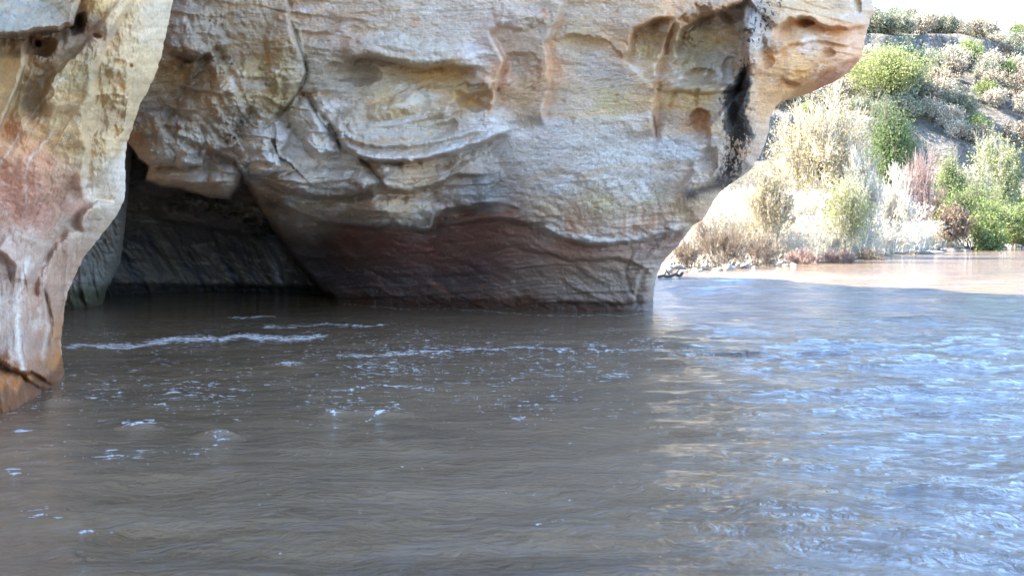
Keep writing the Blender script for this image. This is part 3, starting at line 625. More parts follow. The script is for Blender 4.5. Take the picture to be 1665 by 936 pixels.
def build_buttress():
    rows = np.array(dense(-1350, -700, 50) + dense(-700, -100, 26) + dense(-100, -8, 6) + dense(-8, 700, 1.5) + [705, 720, 740, 760])
    xe = np.interp(rows, [p[1] for p in BEDGE], [p[0] for p in BEDGE]); rj = 3.0 * fbm(rows / 12.0, 0 * rows, 25.0, 4)
    s = np.concatenate([np.linspace(0, 0.5, 40)[:-1], np.linspace(0.5, 1, 230)])
    x0 = -300.0
    px = (x0 + (xe[:, None] - x0) * s).astype(np.float32); py = np.repeat(rows[:, None], len(s), 1).astype(np.float32)
    D = tps([(-300, -1350, 13.5), (300, -1350, 14.5), (-300, -700, 11.5), (300, -700, 12.5), (-300, 0, 9.0), (0, 0, 9.6), (150, 0, 10.0), (280, 0, 11.4), (-300, 300, 9.4), (0, 150, 9.9), (130, 150, 10.4), (240, 130, 11.3), (0, 300, 10.25), (100, 300, 10.7), (200, 300, 11.8),
             (0, 450, 10.6), (60, 450, 11.1), (115, 450, 12.1), (0, 600, 10.25), (60, 600, 10.95), (100, 600, 12.0), (-300, 650, 8.6), (0, 740, 10.2), (75, 740, 11.1), (100, 740, 12.2), (-300, 760, 8.6)], px, py)[..., 0]
    e = xe[:, None] - px; t = np.clip(1 - e / 60, 0, 1); D = D + 0.75 * (1 - np.sqrt(1 - t * t * 0.999))
    D = D + 0.16 * fbm(px / 120.0, py / 100.0, 321.0, 3)
    GAIN[0] = 2.0
    D = ledge(D, px, py, [(-60, 60), (0, 58), (30, 56), (62, 50), (95, 49), (104, 42), (117, 41), (120, 26), (130, -6), (140, -40)], 0.5, 60, 0.25, 26, soft=1.5, seed=71, fade=0.04)
    D = blob(D, px, py, 64, 74, 28, 20, 0.28, -10, 2.0); D = blob(D, px, py, 62, 71, 6, 6, 0.2, 0, 2.0, 0)
    D = blob(D, px, py, 128, 40, 14, 20, 0.3, 20, 2.0)
    D = ledge(D, px, py, [(-8, 225), (0, 212), (14, 176), (28, 142), (40, 108), (38, 78)], 0.22, 40, 0.1, 30, seed=72)
    D = blob(D, px, py, 60, 155, 24, 60, 0.16, 14, 1.2)
    D = blob(D, px, py, 125, 40, 60, 14, -0.05, -10)
    D = ledge(D, px, py, [(200, -10), (150, 60), (110, 100), (80, 130), (60, 190)], 0.06, 30, 0.04, 30, seed=73)
    D = ledge(D, px, py, [(140, 330), (136, 290), (146, 240), (138, 214), (140, 186), (150, 164), (152, 120), (166, 82), (190, 40), (210, 0)], 0.14, 30, 0.14, 24, soft=1.6, seed=74, fade=0.08)
    D = blob(D, px, py, 172, 190, 34, 40, 0.3, 20, 1.15, 0.3)
    D = blob(D, px, py, 182, 140, 30, 30, 0.1, 0, 1.2)
    D = ledge(D, px, py, [(120, 310), (150, 300), (176, 270), (196, 238), (215, 200)], 0.10, 20, 0.0, 20, seed=75)
    D = blob(D, px, py, 158, 58, 8, 5, 0.16, 0, 2.0); D = blob(D, px, py, 192, 105, 16, 7, 0.07, 0, 1.5); D = blob(D, px, py, 212, 108, 4, 4, 0.08, 0, 2)
    D = ledge(D, px, py, [(190, 330), (160, 326), (140, 340), (128, 360), (136, 380)], 0.10, 20, 0.10, 14, seed=76)
    D = blob(D, px, py, 160, 345, 20, 12, -0.12, -30, 1.4)
    D = groove(D, px, py, [(112, 372), (92, 392), (80, 410), (60, 450), (50, 500)], 0.12, 7, seed=77)
    D = ledge(D, px, py, [(-10, 404), (12, 418), (24, 432), (20, 460)], 0.08, 20, 0.08, 12, seed=78)
    D = groove(D, px, py, [(72, 470), (78, 500), (84, 530), (80, 560)], 0.09, 4, seed=79)
    D = groove(D, px, py, [(-10, 580), (14, 600), (34, 608), (44, 622), (66, 634), (86, 638)], 0.10, 4, seed=80)
    D = ledge(D, px, py, [(-10, 582), (14, 600), (34, 606), (50, 604), (70, 616), (90, 628)], 0.09, 26, 0.10, 20, seed=81)
    D = ledge(D, px, py, [(76, 640), (78, 600), (82, 570), (90, 552), (104, 548)], 0.06, 16, 0.06, 12, seed=82)
    GAIN[0] = 1.0
    D = D + 0.05 * fbm(px / 50.0, py / 60.0, 331.0, 5, 0.6) * sst(420, 330, py)
    D = D + 0.075 * strata(px, py, 88, 120, 11, 332.0, 5, 0.55) * sst(350, 430, py)
    D = D + 0.055 * strata(px, py, 112, 90, 18, 333.0, 4, 0.55) * sst(480, 380, py)
    D = D + 0.035 * fbm(px / 20.0, py / 18.0, 334.0, 5, 0.65) + 0.006 * fbm(px / 4.0, py / 4.0, 335.0, 3, 0.6)
    D = D + 0.07 * fbm(px / 36.0, py / 30.0, 336.0, 5, 0.6, True) * sst(62, 50, py) * sst(140, 120, px)
    D = D + 0.05 * fbm(px / 14.0, py / 30.0, 337.0, 4, 0.6) * sst(120, 170, px)
    P = at(px + rj[:, None] * s[None] ** 20, py, D)
    wx = px + 12 * fbm(px / 40.0, py / 40.0, 340.0, 4); wy = py + 12 * fbm(px / 40.0, py / 40.0, 345.0, 4)
    c = idw(NEAR_COL, wx, wy, 14, 3.6)
    b = fbm(px / 30.0, py / 34.0, 350.0, 6, 0.65); c = c * (1 + 0.30 * b)[..., None]
    up = sst(300, 240, py)
    c = tint_over(c, sst(0.1, 0.5, fbm(px / 50.0, py / 50.0, 351.0, 5, 0.6)) * 0.5 * up, (160, 150, 130))
    c = tint_over(c, sst(0.15, 0.5, fbm(px / 50.0, py / 26.0, 352.0, 5, 0.6)) * 0.55 * up, (222, 178, 118))
    c = tint_over(c, sst(0.05, 0.4, fbm(px / 26.0, py / 30.0, 353.0, 6, 0.7)) * 0.45 * sst(240, 320, py), (228, 218, 212))
    c = tint_over(c, sst(0.05, 0.4, strata(px, py, 95, 160, 8, 354.0, 5, 0.6)) * 0.5 * sst(380, 440, py) * sst(590, 560, py), (212, 200, 192))
    c = tint_over(c, sst(0.1, 0.4, strata(px, py, 95, 160, 9, 355.0, 5, 0.6)) * 0.5 * sst(380, 440, py), (140, 104, 84))
    for pts_, w_, k_ in (([(46, 420), (34, 460), (28, 500), (30, 560), (38, 600)], 4, 0.8), ([(0, 268), (24, 230), (50, 190), (80, 150), (112, 118)], 1.6, 0.55), ([(44, 330), (40, 290), (50, 258), (74, 230), (86, 212)], 2.2, 0.6), ([(0, 330), (30, 380), (80, 400)], 3, 0.3), ([(206, 240), (204, 300), (200, 330)], 8, 0.6)):
        d, s_, t = pline(px + 5 * fbm(px / 14.0, py / 14.0, 360.0, 3), py, pts_)
        c = tint_over(c, k_ * np.exp(-(d / w_) ** 2) * (0.7 + 0.6 * fbm(px / 8.0, py / 8.0, 361.0, 3)), (236, 230, 226))
    for pts_, w_ in (([(0, 212), (14, 176), (28, 142), (40, 108)], 2), ([(0, 598), (34, 608), (44, 622), (66, 634), (86, 638)], 3), ([(72, 470), (78, 500), (84, 530), (80, 560)], 2.5), ([(-20, 59), (30, 57), (62, 52), (95, 50)], 3)):
        d, s_, t = pline(px + 3 * fbm(px / 22.0, py / 22.0, 362.0, 3), py, pts_); c = tint_over(c, 0.6 * np.exp(-(d / w_) ** 2), (84, 62, 46))
    c = tint_over(c, sst(600, 625, py + 8 * fbm(px / 20.0, py / 20.0, 363.0, 3)) * 0.5, (170, 106, 52))
    c = np.clip(c * np.array([1.08, 0.95, 0.80]), 0.01, 0.8)
    wz = P[..., 2] - 0.17 - 0.10 * fbm(px / 16.0, 0 * px, 600.0, 4)
    c = np.clip(c * (1 - 0.55 * sst(0.05, -0.03, wz))[..., None], 0.008, 0.8)
    last = P[:, -1]; back = []
    for dx, dy in ((-0.06, 0.5), (-0.3, 1.4), (-0.9, 3.0), (-2.0, 5.2), (-4.5, 8.0), (-12, 8.5)):
        q = last.copy(); q[:, 0] = q[:, 0] * (1 + dy / q[:, 1]) + dx; q[:, 1] += dy; back.append(q)
    for k, (tx, ty) in enumerate([(-26, 16), (-27, 4), (-22, -3), (-11, -3.5), (-8.2, -1), (-7.4, 2), (-7.0, 5), (-6.2, 7.4)]):  # out-of-view mass, added so its shadow covers the near water
        q = P[:, 0].copy(); q[:, 0] = tx + 0.7 * fbm(rows / 90.0, 0 * rows + k * 3, 28.0, 4); q[:, 1] = ty + 0.5 * fbm(rows / 90.0, 0 * rows + k * 3, 38.0, 4); back.append(q)
    B = np.stack(back, 1)
    # keep the hidden sides within the flare of the front
    P = np.concatenate([P, B, P[:, :1]], 1); c = np.concatenate([c, np.repeat(c[:, -1:], len(back), 1), c[:, :1]], 1)
    top = P[0].copy(); cen = np.array([-13, 9, 13.5]); caps = []
    for f in (0.02, 0.3, 0.7):
        r_ = cen + (top - cen) * f; r_[:, 2] = top[:, 2] + (14.0 - top[:, 2]) * (1 - f) ** 0.6; caps.append(r_)
    P = np.concatenate([np.stack(caps), P], 0); c = np.concatenate([np.repeat(c[:1], 3, 0), c], 0)
    o = grid_mesh('sandstone_buttress', P, rock_material('warm_sandstone', 0.7, 1.8, 0.0), c)
    tag(o, 'near tan sandstone buttress, salmon pink in the middle, rusty orange at the water', 'rock')
    return o

# ------------------------------------------------------------------ the river
def foam_density(px, py):
    f = np.zeros(px.shape, np.float32)
    jx = 7 * fbm(px / 40.0, py / 14.0, 400.0, 3); jy = 4.5 * fbm(px / 34.0, py / 10.0, 405.0, 4) + 7 * fbm(px / 110.0, py / 60.0, 406.0, 2)
    def line(pts, w, k, seed=0):
        nonlocal f
        d, s, t = pline(px + jx, (py + jy), pts); f = np.maximum(f, k * np.exp(-(d / w) ** 2) * sst(0, 0.06, t) * sst(0, 0.06, 1 - t))
    line([(90, 568), (150, 563), (210, 559), (270, 553), (330, 551), (400, 549), (470, 550), (545, 546)], 6.0, 0.98)
    line([(370, 518), (400, 516), (450, 514)], 2.0, 0.9); line([(420, 532), (480, 529), (540, 530), (640, 528)], 2.4, 0.8)
    line([(520, 577), (600, 577), (660, 576), (740, 570), (800, 566), (880, 567), (950, 570)], 4, 0.80)
    line([(950, 570), (1020, 572), (1100, 570)], 4, 0.72)
    line([(560, 640), (620, 628), (700, 636), (770, 622)], 4, 0.72); line([(590, 690), (620, 675), (640, 656)], 3, 0.78)
    line([(100, 655), (130, 645), (170, 650)], 4, 0.7); line([(190, 690), (230, 682), (258, 678)], 3, 0.85); line([(160, 640), (240, 630), (330, 622), (420, 610)], 4, 0.55)
    line([(545, 494), (620, 500), (700, 503), (800, 508), (900, 511), (1000, 511), (1060, 508)], 2.0, 0.55); line([(104, 622), (90, 645), (40, 665), (-20, 678)], 4, 0.6)
    line([(380, 800), (480, 790)], 3, 0.5); line([(870, 864), (920, 850)], 3, 0.7); line([(90, 870), (180, 870)], 4, 0.6); line([(300, 745), (350, 725)], 5, 0.6)
    for x, y, rx, ry, k in ((465, 594, 30, 8, 0.85), (220, 697, 24, 4.5, 1.0), (352, 712, 22, 10, 0.85), (95, 652, 24, 5, 0.8), (30, 702, 20, 5, 0.75), (15, 770, 18, 8, 0.8), (540, 676, 16, 7, 0.8), (1000, 612, 28, 7, 0.8), (968, 560, 30, 8, 0.6), (1060, 560, 50, 14, 0.55),
                            (1120, 575, 60, 16, 0.5), (620, 600, 120, 26, 0.58), (700, 570, 200, 16, 0.55), (300, 640, 160, 40, 0.5), (840, 682, 20, 5, 0.65), (640, 662, 30, 14, 0.6), (200, 740, 120, 20, 0.5), (560, 660, 120, 30, 0.48), (60, 840, 40, 14, 0.5), (190, 640, 60, 12, 0.5), (900, 600, 200, 30, 0.46), (1240, 450, 50, 2.0, 0.9)):
        f = np.maximum(f, k * np.exp(-(((px - x) / rx) ** 2 + ((py - y) / ry) ** 2)))
    f = np.maximum(f, 0.36 * sst(500, 540, py) * sst(760, 640, py) * sst(1250, 1000, px) * (0.75 + 0.9 * fbm(px / 60.0, py / 18.0, 410.0, 3)))
    return f * 0.93
def build_water():
    # distance rows: even in the picture up to the far bank
    pyr = np.concatenate([np.arange(404, 480, 0.45), np.arange(480, 600, 0.7), np.arange(600, 1000, 1.25), np.arange(1000, 1500, 12.0)])
    Y = H * F / (pyr - HOR)
    Y = np.concatenate([[900, 500, 300, 200, 140, 110], Y, [1.5, 0, -4, -10, -25, -60, -150, -400]])
    Y = np.sort(Y)[::-1]
    cx = np.concatenate([[-60000, -20000, -8000, -4000, -2000, -1200, -700], np.arange(-400, -60, 8), np.arange(-60, 1740, 1.6), np.arange(1740, 2100, 8), [2400, 3000, 4500, 8000, 20000, 60000]])
    sc = np.maximum(Y, 2.0)
    X = (cx[None] - CX) / F * sc[:, None]; YY = np.repeat(Y[:, None], len(cx), 1)
    px = np.repeat(cx[None], len(Y), 0); py = HOR + H * F / np.maximum(YY, 1.0)
    X = X.astype(np.float32); YY = YY.astype(np.float32)
    # waves (metres)
    wx = X + 0.5 * fbm(X / 2.5, YY / 2.5, 420.0, 2); wy = YY + 0.35 * fbm(X / 2.5, YY / 2.5, 425.0, 2)
    right = sst(-0.5, 4.5, X - 0.06 * (YY - 8)) 
    far = sst(12, 30, YY)
    dyl = np.abs(np.gradient(Y))[:, None]; dxl = 1.6 / F * sc[:, None]
    def keep(l): return np.clip((l / np.maximum(dyl, dxl) - 4.0) / 3.5, 0, 1)
    z = keep(0.5) * 0.034 * fbm(wx / 1.9, wy / 0.9, 430.0, 3, 0.5) * (0.7 + 2.6 * right)
    rg = 1 - np.abs(fbm(wx / 0.9 + 0.3 * wy, wy / 0.42, 435.0, 3, 0.5)) * 2
    z = z + keep(0.35) * 0.012 * rg * (0.25 + 1.7 * right)
    z = z + keep(0.12) * 0.008 * fbm(wx / 0.28 + 0.6 * wy, wy / 0.17, 440.0, 3, 0.55) * (0.45 + 2.2 * right)
    z = z + keep(1.2) * 0.07 * fbm(wx / 5.5, wy / 1.7, 445.0, 3, 0.5) * right * (0.5 + far)
    sw_ = fbm(X / 3.2, YY / 2.6, 450.0, 3)                       # uneven currents: calm tongues and rough tongues
    z = z * (1 + 1.1 * sw_) + 0.026 * fbm((X + 0.5 * YY) / 1.9, YY / 0.5, 452.0, 4) * keep(0.4) * (0.7 + 0.8 * right)
    z = z + 0.055 * fbm(X / 3.4, YY / 0.8, 454.0, 3, 0.55) * keep(0.6) * far * right
    z = z + keep(0.15) * 0.012 * fbm((X * 0.8 + YY * 0.6) / 0.9, (YY * 0.8 - X * 0.6) / 0.22, 455.0, 4, 0.55) * sst(0.0, 0.5, fbm(X / 2.2, YY / 1.8, 460.0, 2)) * (0.6 + right)
    # boils and little breaking crests
    def crest(x, y, rx, ry, a):
        d0 = H * F / (y - HOR); X0 = (x - CX) / F * d0
        return a * np.exp(-(((X - X0) / rx) ** 2 + ((YY - d0) / ry) ** 2))
    for q in ((350, 712, 0.16, 0.12, 0.07), (222, 697, 0.14, 0.08, 0.05), (540, 676, 0.12, 0.1, 0.04), (610, 675, 0.3, 0.12, 0.035), (700, 630, 0.9, 0.2, 0.03), (460, 596, 0.4, 0.2, 0.035), (95, 655, 0.25, 0.12, 0.04), (1400, 600, 1.6, 0.3, 0.05),
              (1500, 640, 2.0, 0.2, 0.05), (1200, 540, 1.0, 0.4, 0.05), (1270, 448, 2.6, 0.5, 0.16), (1180, 458, 2.0, 0.4, 0.08), (1450, 520, 2.0, 0.5, 0.07), (1560, 800, 0.6, 0.1, 0.03), (1240, 470, 3.0, 0.4, 0.08), (230, 800, 0.5, 0.25, -0.03), (560, 740, 1.0, 0.3, -0.03)):
        z = z + crest(*q)
    fm = foam_density(px.astype(np.float32), py.astype(np.float32)) * (YY > 1)
    fm = np.clip(fm, 0, 1.4)
    chop = np.clip(right * (0.6 + 0.4 * far) + 0.15 * sw_, 0, 1)
    fade = sst(-30, -2, YY) * sst(160, 90, YY)
    P = np.stack([X, YY, z * fade], -1)
    m, t, b = mat('muddy_river_water')
    co = N(t, 'ShaderNodeTexCoord').outputs['Object']
    fa = N(t, 'ShaderNodeAttribute', attribute_name='foam').outputs['Fac']
    spx = N(t, 'ShaderNodeSeparateXYZ'); L(t, co, spx.inputs[0])
    warp = N(t, 'ShaderNodeTexNoise'); warp.inputs['Scale'].default_value = 1.4; warp.inputs['Detail'].default_value = 3; L(t, co, warp.inputs['Vector'])
    wv = N(t, 'ShaderNodeVectorMath', operation='MULTIPLY_ADD'); wv.inputs[1].default_value = (0.9, 0.9, 0.9); L(t, warp.outputs[1], wv.inputs[0]); L(t, co, wv.inputs[2])
    vv = wv.outputs[0]
    # silt swirls
    sw = noise(t, mapping(t, vv, (0.35, 1.1, 1)), 1.3, 6, 0.6, 1.5)
    base = mixc(t, ramp(t, sw, [(0.35, 0.0), (0.65, 1.0)]), (0.150, 0.102, 0.056), (0.222, 0.154, 0.090))
    sw2 = noise(t, mapping(t, vv, (0.5, 0.8, 1)), 0.55, 5, 0.55, 2.0)
    base = mixc(t, ramp(t, sw2, [(0.5, 0.0), (0.68, 0.6)]), base, (0.075, 0.060, 0.042))
    # foam flecks: density against two noises
    s1 = noise(t, mapping(t, vv, (0.8, 1.0, 1)), 11.0, 3, 0.6)
    s2 = noise(t, mapping(t, co, (1, 1, 1)), 45.0, 3, 0.7)
    q = math_(t, 'ADD', fa, math_(t, 'MULTIPLY', math_(t, 'SUBTRACT', s1, 0.5), 2.8))
    q = math_(t, 'ADD', q, math_(t, 'MULTIPLY', math_(t, 'SUBTRACT', s2, 0.5), 1.5))
    fk = ramp(t, q, [(0.70, 0.0), (0.88, 1.0)])
    c = mixc(t, math_(t, 'MULTIPLY', fk, 0.85), base, (0.80, 0.78, 0.74))
    L(t, c, b.inputs['Base Color'])
    L(t, ramp(t, fk, [(0.0, 0.06), (1.0, 0.7)]), b.inputs['Roughness'])
    b.inputs['IOR'].default_value = 1.7
    n1 = noise(t, mapping(t, vv, (0.55, 1.2, 1), (0, 0, R(-8))), 5.0, 5, 0.62, 0.6)
    n2 = noise(t, mapping(t, vv, (0.5, 1.3, 1), (0, 0, R(14))), 17.0, 4, 0.65, 0.4)
    n3 = noise(t, mapping(t, vv, (0.7, 1.2, 1)), 55.0, 3, 0.6)
    h = math_(t, 'ADD', math_(t, 'MULTIPLY', n1, 0.040), math_(t, 'MULTIPLY', n2, 0.014))
    h = math_(t, 'ADD', h, math_(t, 'MULTIPLY', n3, 0.0022))
    ch = N(t, 'ShaderNodeAttribute', attribute_name='chop').outputs['Fac']
    nb = noise(t, mapping(t, vv, (0.28, 0.8, 1), (0, 0, R(6))), 1.5, 5, 0.6, 0.8)
    h = math_(t, 'ADD', h, math_(t, 'MULTIPLY', math_(t, 'MULTIPLY', nb, ch), 0.10))
    h = math_(t, 'MULTIPLY', h, math_(t, 'ADD', 0.75, math_(t, 'MULTIPLY', ch, 1.5)))
    h = math_(t, 'ADD', h, math_(t, 'MULTIPLY', fk, 0.02))
    bp = N(t, 'ShaderNodeBump'); bp.inputs['Strength'].default_value = 0.8; bp.inputs['Distance'].default_value = 1.0
    L(t, h, bp.inputs['Height']); L(t, bp.outputs[0], b.inputs['Normal'])
    o = grid_mesh('river', P, m, attrs={'foam': fm, 'chop': chop})
    tag(o, 'muddy brown river flowing past the cliff with flecks of white foam', 'river', kind='structure')

# ------------------------------------------------------------------ the far bank and hillside
BANK = [(-60, 46), (-10, 42.5), (4.9, 40.6), (7.5, 44), (10.5, 49), (13.5, 52.5), (16.2, 55), (21.5, 66), (26, 74), (35, 88), (44, 101), (56, 108), (90, 122), (180, 150), (600, 260)]
def bank_t(x, y):
    d, s, t = pline(x, y, BANK); return np.where(s > 0, -d, d)
def land_h(x, y):
    x = np.asarray(x, np.float32); y = np.asarray(y, np.float32)
    t = bank_t(x, y) * 1.0
    # beyond the bank, sign flips because y grows upward here
    h = np.where(t > 0, 0.0, 0.25 * t)
    h = h + 0.75 * sst(0, 5, t) + 0.8 * sst(6, 26, t)
    e = y + 0.10 * np.maximum(35 - x, 0) + 7 * fbm(x / 45.0, y / 60.0, 500.0, 3) - 0.32 * np.maximum(x - 50, 0)
    e = e + 0
    cl = 2.2 * fbm(x / 5.0, y / 30.0, 505.0, 5, 0.6) + 3.0 * fbm(x / 22.0, y / 50.0, 507.0, 2)
    hh = 7.0 * sst(94, 122, e) + 5.5 * sst(0, 1.5, e - 122 - cl) + 8.5 * sst(122, 150, e) + 3.6 * sst(0, 1.6, e - 146 - cl * 1.6 - 5 * fbm(x / 16.0, y / 40.0, 512.0, 3)) * sst(-0.25, 0.25, fbm(x / 18.0, y / 60.0, 513.0, 2) + 0.1) + 6.0 * sst(148, 185, e) + 8 * sst(185, 330, e)
    g = sst(0, 25, t)
    h = h + hh * g
    h = h + (0.12 * fbm(x / 3.0, y / 3.0, 510.0, 4) * sst(0.5, 4, t)) + (1.3 * fbm(x / 11.0, y / 11.0, 515.0, 5, 0.55) + 2.2 * fbm(x / 30.0, y / 30.0, 517.0, 2)) * sst(96, 125, e) * g
    return h
def build_land():
    ys = np.concatenate([np.arange(38, 112, 0.7), np.arange(112, 160, 0.3), np.arange(160, 200, 1.0), np.arange(200, 400, 5), [420, 500, 650, 900, 1400]])
    xs = np.concatenate([[-600, -300, -150, -80, -60, -40, -25], np.arange(-15, 90, 0.6), np.arange(90, 200, 6), [230, 300, 450, 700, 1000, 1500]])
    X, Y = np.meshgrid(xs, ys); X = X.astype(np.float32); Y = Y.astype(np.float32)
    Z = land_h(X, Y)
    P = np.stack([X, Y, np.maximum(Z, -2.5)], -1)
    m, t, b = mat('dry_hillside_soil')
    g = N(t, 'ShaderNodeNewGeometry'); sp = N(t, 'ShaderNodeSeparateXYZ'); L(t, g.outputs['True Normal'], sp.inputs[0])
    co = N(t, 'ShaderNodeTexCoord').outputs['Object']
    n1 = noise(t, co, 0.25, 7, 0.65, 0.6); n2 = noise(t, co, 2.0, 7, 0.7); st = noise(t, mapping(t, co, (0.3, 0.3, 3)), 1.2, 6, 0.65, 0.8)
    soil = mixc(t, ramp(t, n1, [(0.4, 0.0), (0.6, 1.0)]), (0.34, 0.30, 0.24), (0.25, 0.23, 0.18))
    soil = mixc(t, ramp(t, n2, [(0.45, 0.0), (0.7, 0.7)]), soil, (0.20, 0.165, 0.12))
    rk = mixc(t, ramp(t, st, [(0.35, 0.0), (0.65, 1.0)]), (0.30, 0.28, 0.25), (0.44, 0.41, 0.37))
    rk = mixc(t, ramp(t, n2, [(0.5, 0.0), (0.62, 0.8)]), rk, (0.14, 0.125, 0.11))
    n5 = noise(t, co, 0.7, 8, 0.75)
    soil = mixc(t, ramp(t, n5, [(0.48, 0.0), (0.60, 0.85)]), soil, (0.19, 0.165, 0.125))
    vs = noise(t, mapping(t, co, (1, 1, 0.25)), 0.9, 6, 0.7, 0.5)
    rk = mixc(t, ramp(t, vs, [(0.45, 0.0), (0.62, 0.75)]), rk, (0.12, 0.11, 0.10))
    c = mixc(t, ramp(t, sp.outputs[2], [(0.66, 1.0), (0.84, 0.0)]), soil, rk)
    # ramp output is by normal height: steep faces are bare rock
    L(t, c, b.inputs['Base Color']); b.inputs['Roughness'].default_value = 0.95; b.inputs['Specular IOR Level'].default_value = 0.1
    bp = N(t, 'ShaderNodeBump'); bp.inputs['Distance'].default_value = 1.6; bp.inputs['Strength'].default_value = 1.0
    L(t, math_(t, 'ADD', n2, math_(t, 'MULTIPLY', st, 0.8)), bp.inputs['Height']); L(t, bp.outputs[0], b.inputs['Normal'])
    o = grid_mesh('hillside', P, m)
    tag(o, 'dry scrubby hillside with broken pale rock bands above the far bank', 'hillside', kind='structure')
    # unseen bank behind the camera, added to bounce sunlight onto the rock
    ys = np.linspace(-120, -4, 50); xs = np.linspace(-120, 160, 80); X, Y = np.meshgrid(xs, ys)
    Z = -0.6 + 2.2 * sst(6, 20, -Y) + 6 * sst(25, 90, -Y) + 0.5 * fbm(X / 9.0, Y / 9.0, 520.0, 4)
    o = grid_mesh('unseen_bounce_bank', np.stack([X, Y, Z], -1), m)
    tag(o, 'unseen dry earth bank added behind the viewer to bounce light', 'bank', kind='structure')

build_overhang()
build_buttress()
build_water()
build_land()
# ------------------------------------------------------------------ plants
def plain(name, c1, c2, scale=3.0, rough=0.85, trans=0.0):
    m, t, b = mat(name)
    co = N(t, 'ShaderNodeTexCoord').outputs['Object']
    n = noise(t, co, scale, 4, 0.6); ge = N(t, 'ShaderNodeNewGeometry').outputs['Random Per Island']
    f = math_(t, 'ADD', math_(t, 'MULTIPLY', n, 0.9), math_(t, 'MULTIPLY', ge, 0.5))
    L(t, mixc(t, ramp(t, f, [(0.4, 0.0), (0.95, 1.0)]), c1, c2), b.inputs['Base Color'])
    b.inputs['Roughness'].default_value = rough; b.inputs['Specular IOR Level'].default_value = 0.25
    if trans:
        tr = N(t, 'ShaderNodeBsdfTranslucent'); mx = N(t, 'ShaderNodeMixShader'); mx.inputs[0].default_value = trans
        L(t, b.inputs['Base Color'].links[0].from_socket, tr.inputs[0]); L(t, b.outputs[0], mx.inputs[1]); L(t, tr.outputs[0], mx.inputs[2])
        L(t, mx.outputs[0], [n for n in t.nodes if n.type == 'OUTPUT_MATERIAL'][0].inputs[0])
    return m
M = dict(
    bark=plain('bark_grey_brown', (0.16, 0.13, 0.10), (0.26, 0.22, 0.17)),
    pale=plain('dry_pale_twigs', (0.32, 0.285, 0.22), (0.52, 0.47, 0.38)),
    tan=plain('dry_tan_twigs', (0.28, 0.235, 0.165), (0.44, 0.385, 0.285)),
    brown=plain('brown_twigs', (0.16, 0.125, 0.09), (0.30, 0.24, 0.18)),
    red=plain('red_twigs', (0.24, 0.155, 0.13), (0.40, 0.30, 0.25)),
    reed=plain('bleached_reed', (0.44, 0.40, 0.31), (0.68, 0.63, 0.52)),
    green=plain('bright_green_leaf', (0.15, 0.19, 0.06), (0.27, 0.33, 0.12), trans=0.35),
    dgreen=plain('mid_green_leaf', (0.09, 0.13, 0.05), (0.17, 0.23, 0.09), trans=0.35),
    ygreen=plain('yellow_green_leaf', (0.19, 0.22, 0.07), (0.33, 0.36, 0.14), trans=0.35),
    sage=plain('grey_green_leaf', (0.15, 0.165, 0.11), (0.27, 0.28, 0.20), trans=0.3),
    blue=plain('blue_green_leaf', (0.055, 0.09, 0.065), (0.12, 0.17, 0.12)),
    straw=plain('straw_leaf', (0.42, 0.34, 0.11), (0.60, 0.50, 0.22), trans=0.3),
    orange=plain('orange_brown_leaf', (0.20, 0.12, 0.06), (0.32, 0.20, 0.11)),
    stone=plain('pale_river_stone', (0.13, 0.12, 0.105), (0.27, 0.25, 0.215), 6),
    wood=plain('driftwood_bark', (0.07, 0.055, 0.045), (0.17, 0.14, 0.11)),
)
def tubes(segs, k=3):
    """segs: (p0, p1, r0, r1) arrays -> vertices and quads"""
    p0 = np.array([s[0] for s in segs], float); p1 = np.array([s[1] for s in segs], float)
    r0 = np.array([s[2] for s in segs]); r1 = np.array([s[3] for s in segs])
    d = p1 - p0; d /= np.linalg.norm(d, axis=1)[:, None] + 1e-9
    ref = np.where(np.abs(d[:, 2:3]) < 0.9, np.array([[0, 0, 1.0]]), np.array([[1.0, 0, 0]]))
    u = np.cross(d, ref); u /= np.linalg.norm(u, axis=1)[:, None]; v = np.cross(d, u)
    V = []; n = len(segs)
    for pp, rr in ((p0, r0), (p1, r1)):
        for i in range(k):
            a = 2 * math.pi * i / k
            V.append(pp + rr[:, None] * (math.cos(a) * u + math.sin(a) * v))
    V = np.stack(V, 1)                                  # n, 2k, 3
    base = np.arange(n)[:, None] * 2 * k
    Q = np.concatenate([base + np.array([[i, (i + 1) % k, k + (i + 1) % k, k + i]]) for i in range(k)], 0)
    return V.reshape(-1, 3), Q
def leaves(cen, size, rng, asp=1.6, up=0.3):
    n = len(cen)
    a = rng.normal(size=(n, 3)); a[:, 2] += up; a /= np.linalg.norm(a, axis=1)[:, None]
    b = np.cross(a, rng.normal(size=(n, 3))); b /= np.linalg.norm(b, axis=1)[:, None]
    s = size * rng.uniform(0.6, 1.3, (n, 1))
    V = np.stack([cen - a * s * asp * .5, cen + b * s * .5, cen + a * s * asp * .5, cen - b * s * .5], 1)
    return V.reshape(-1, 3), np.arange(n * 4).reshape(-1, 4)
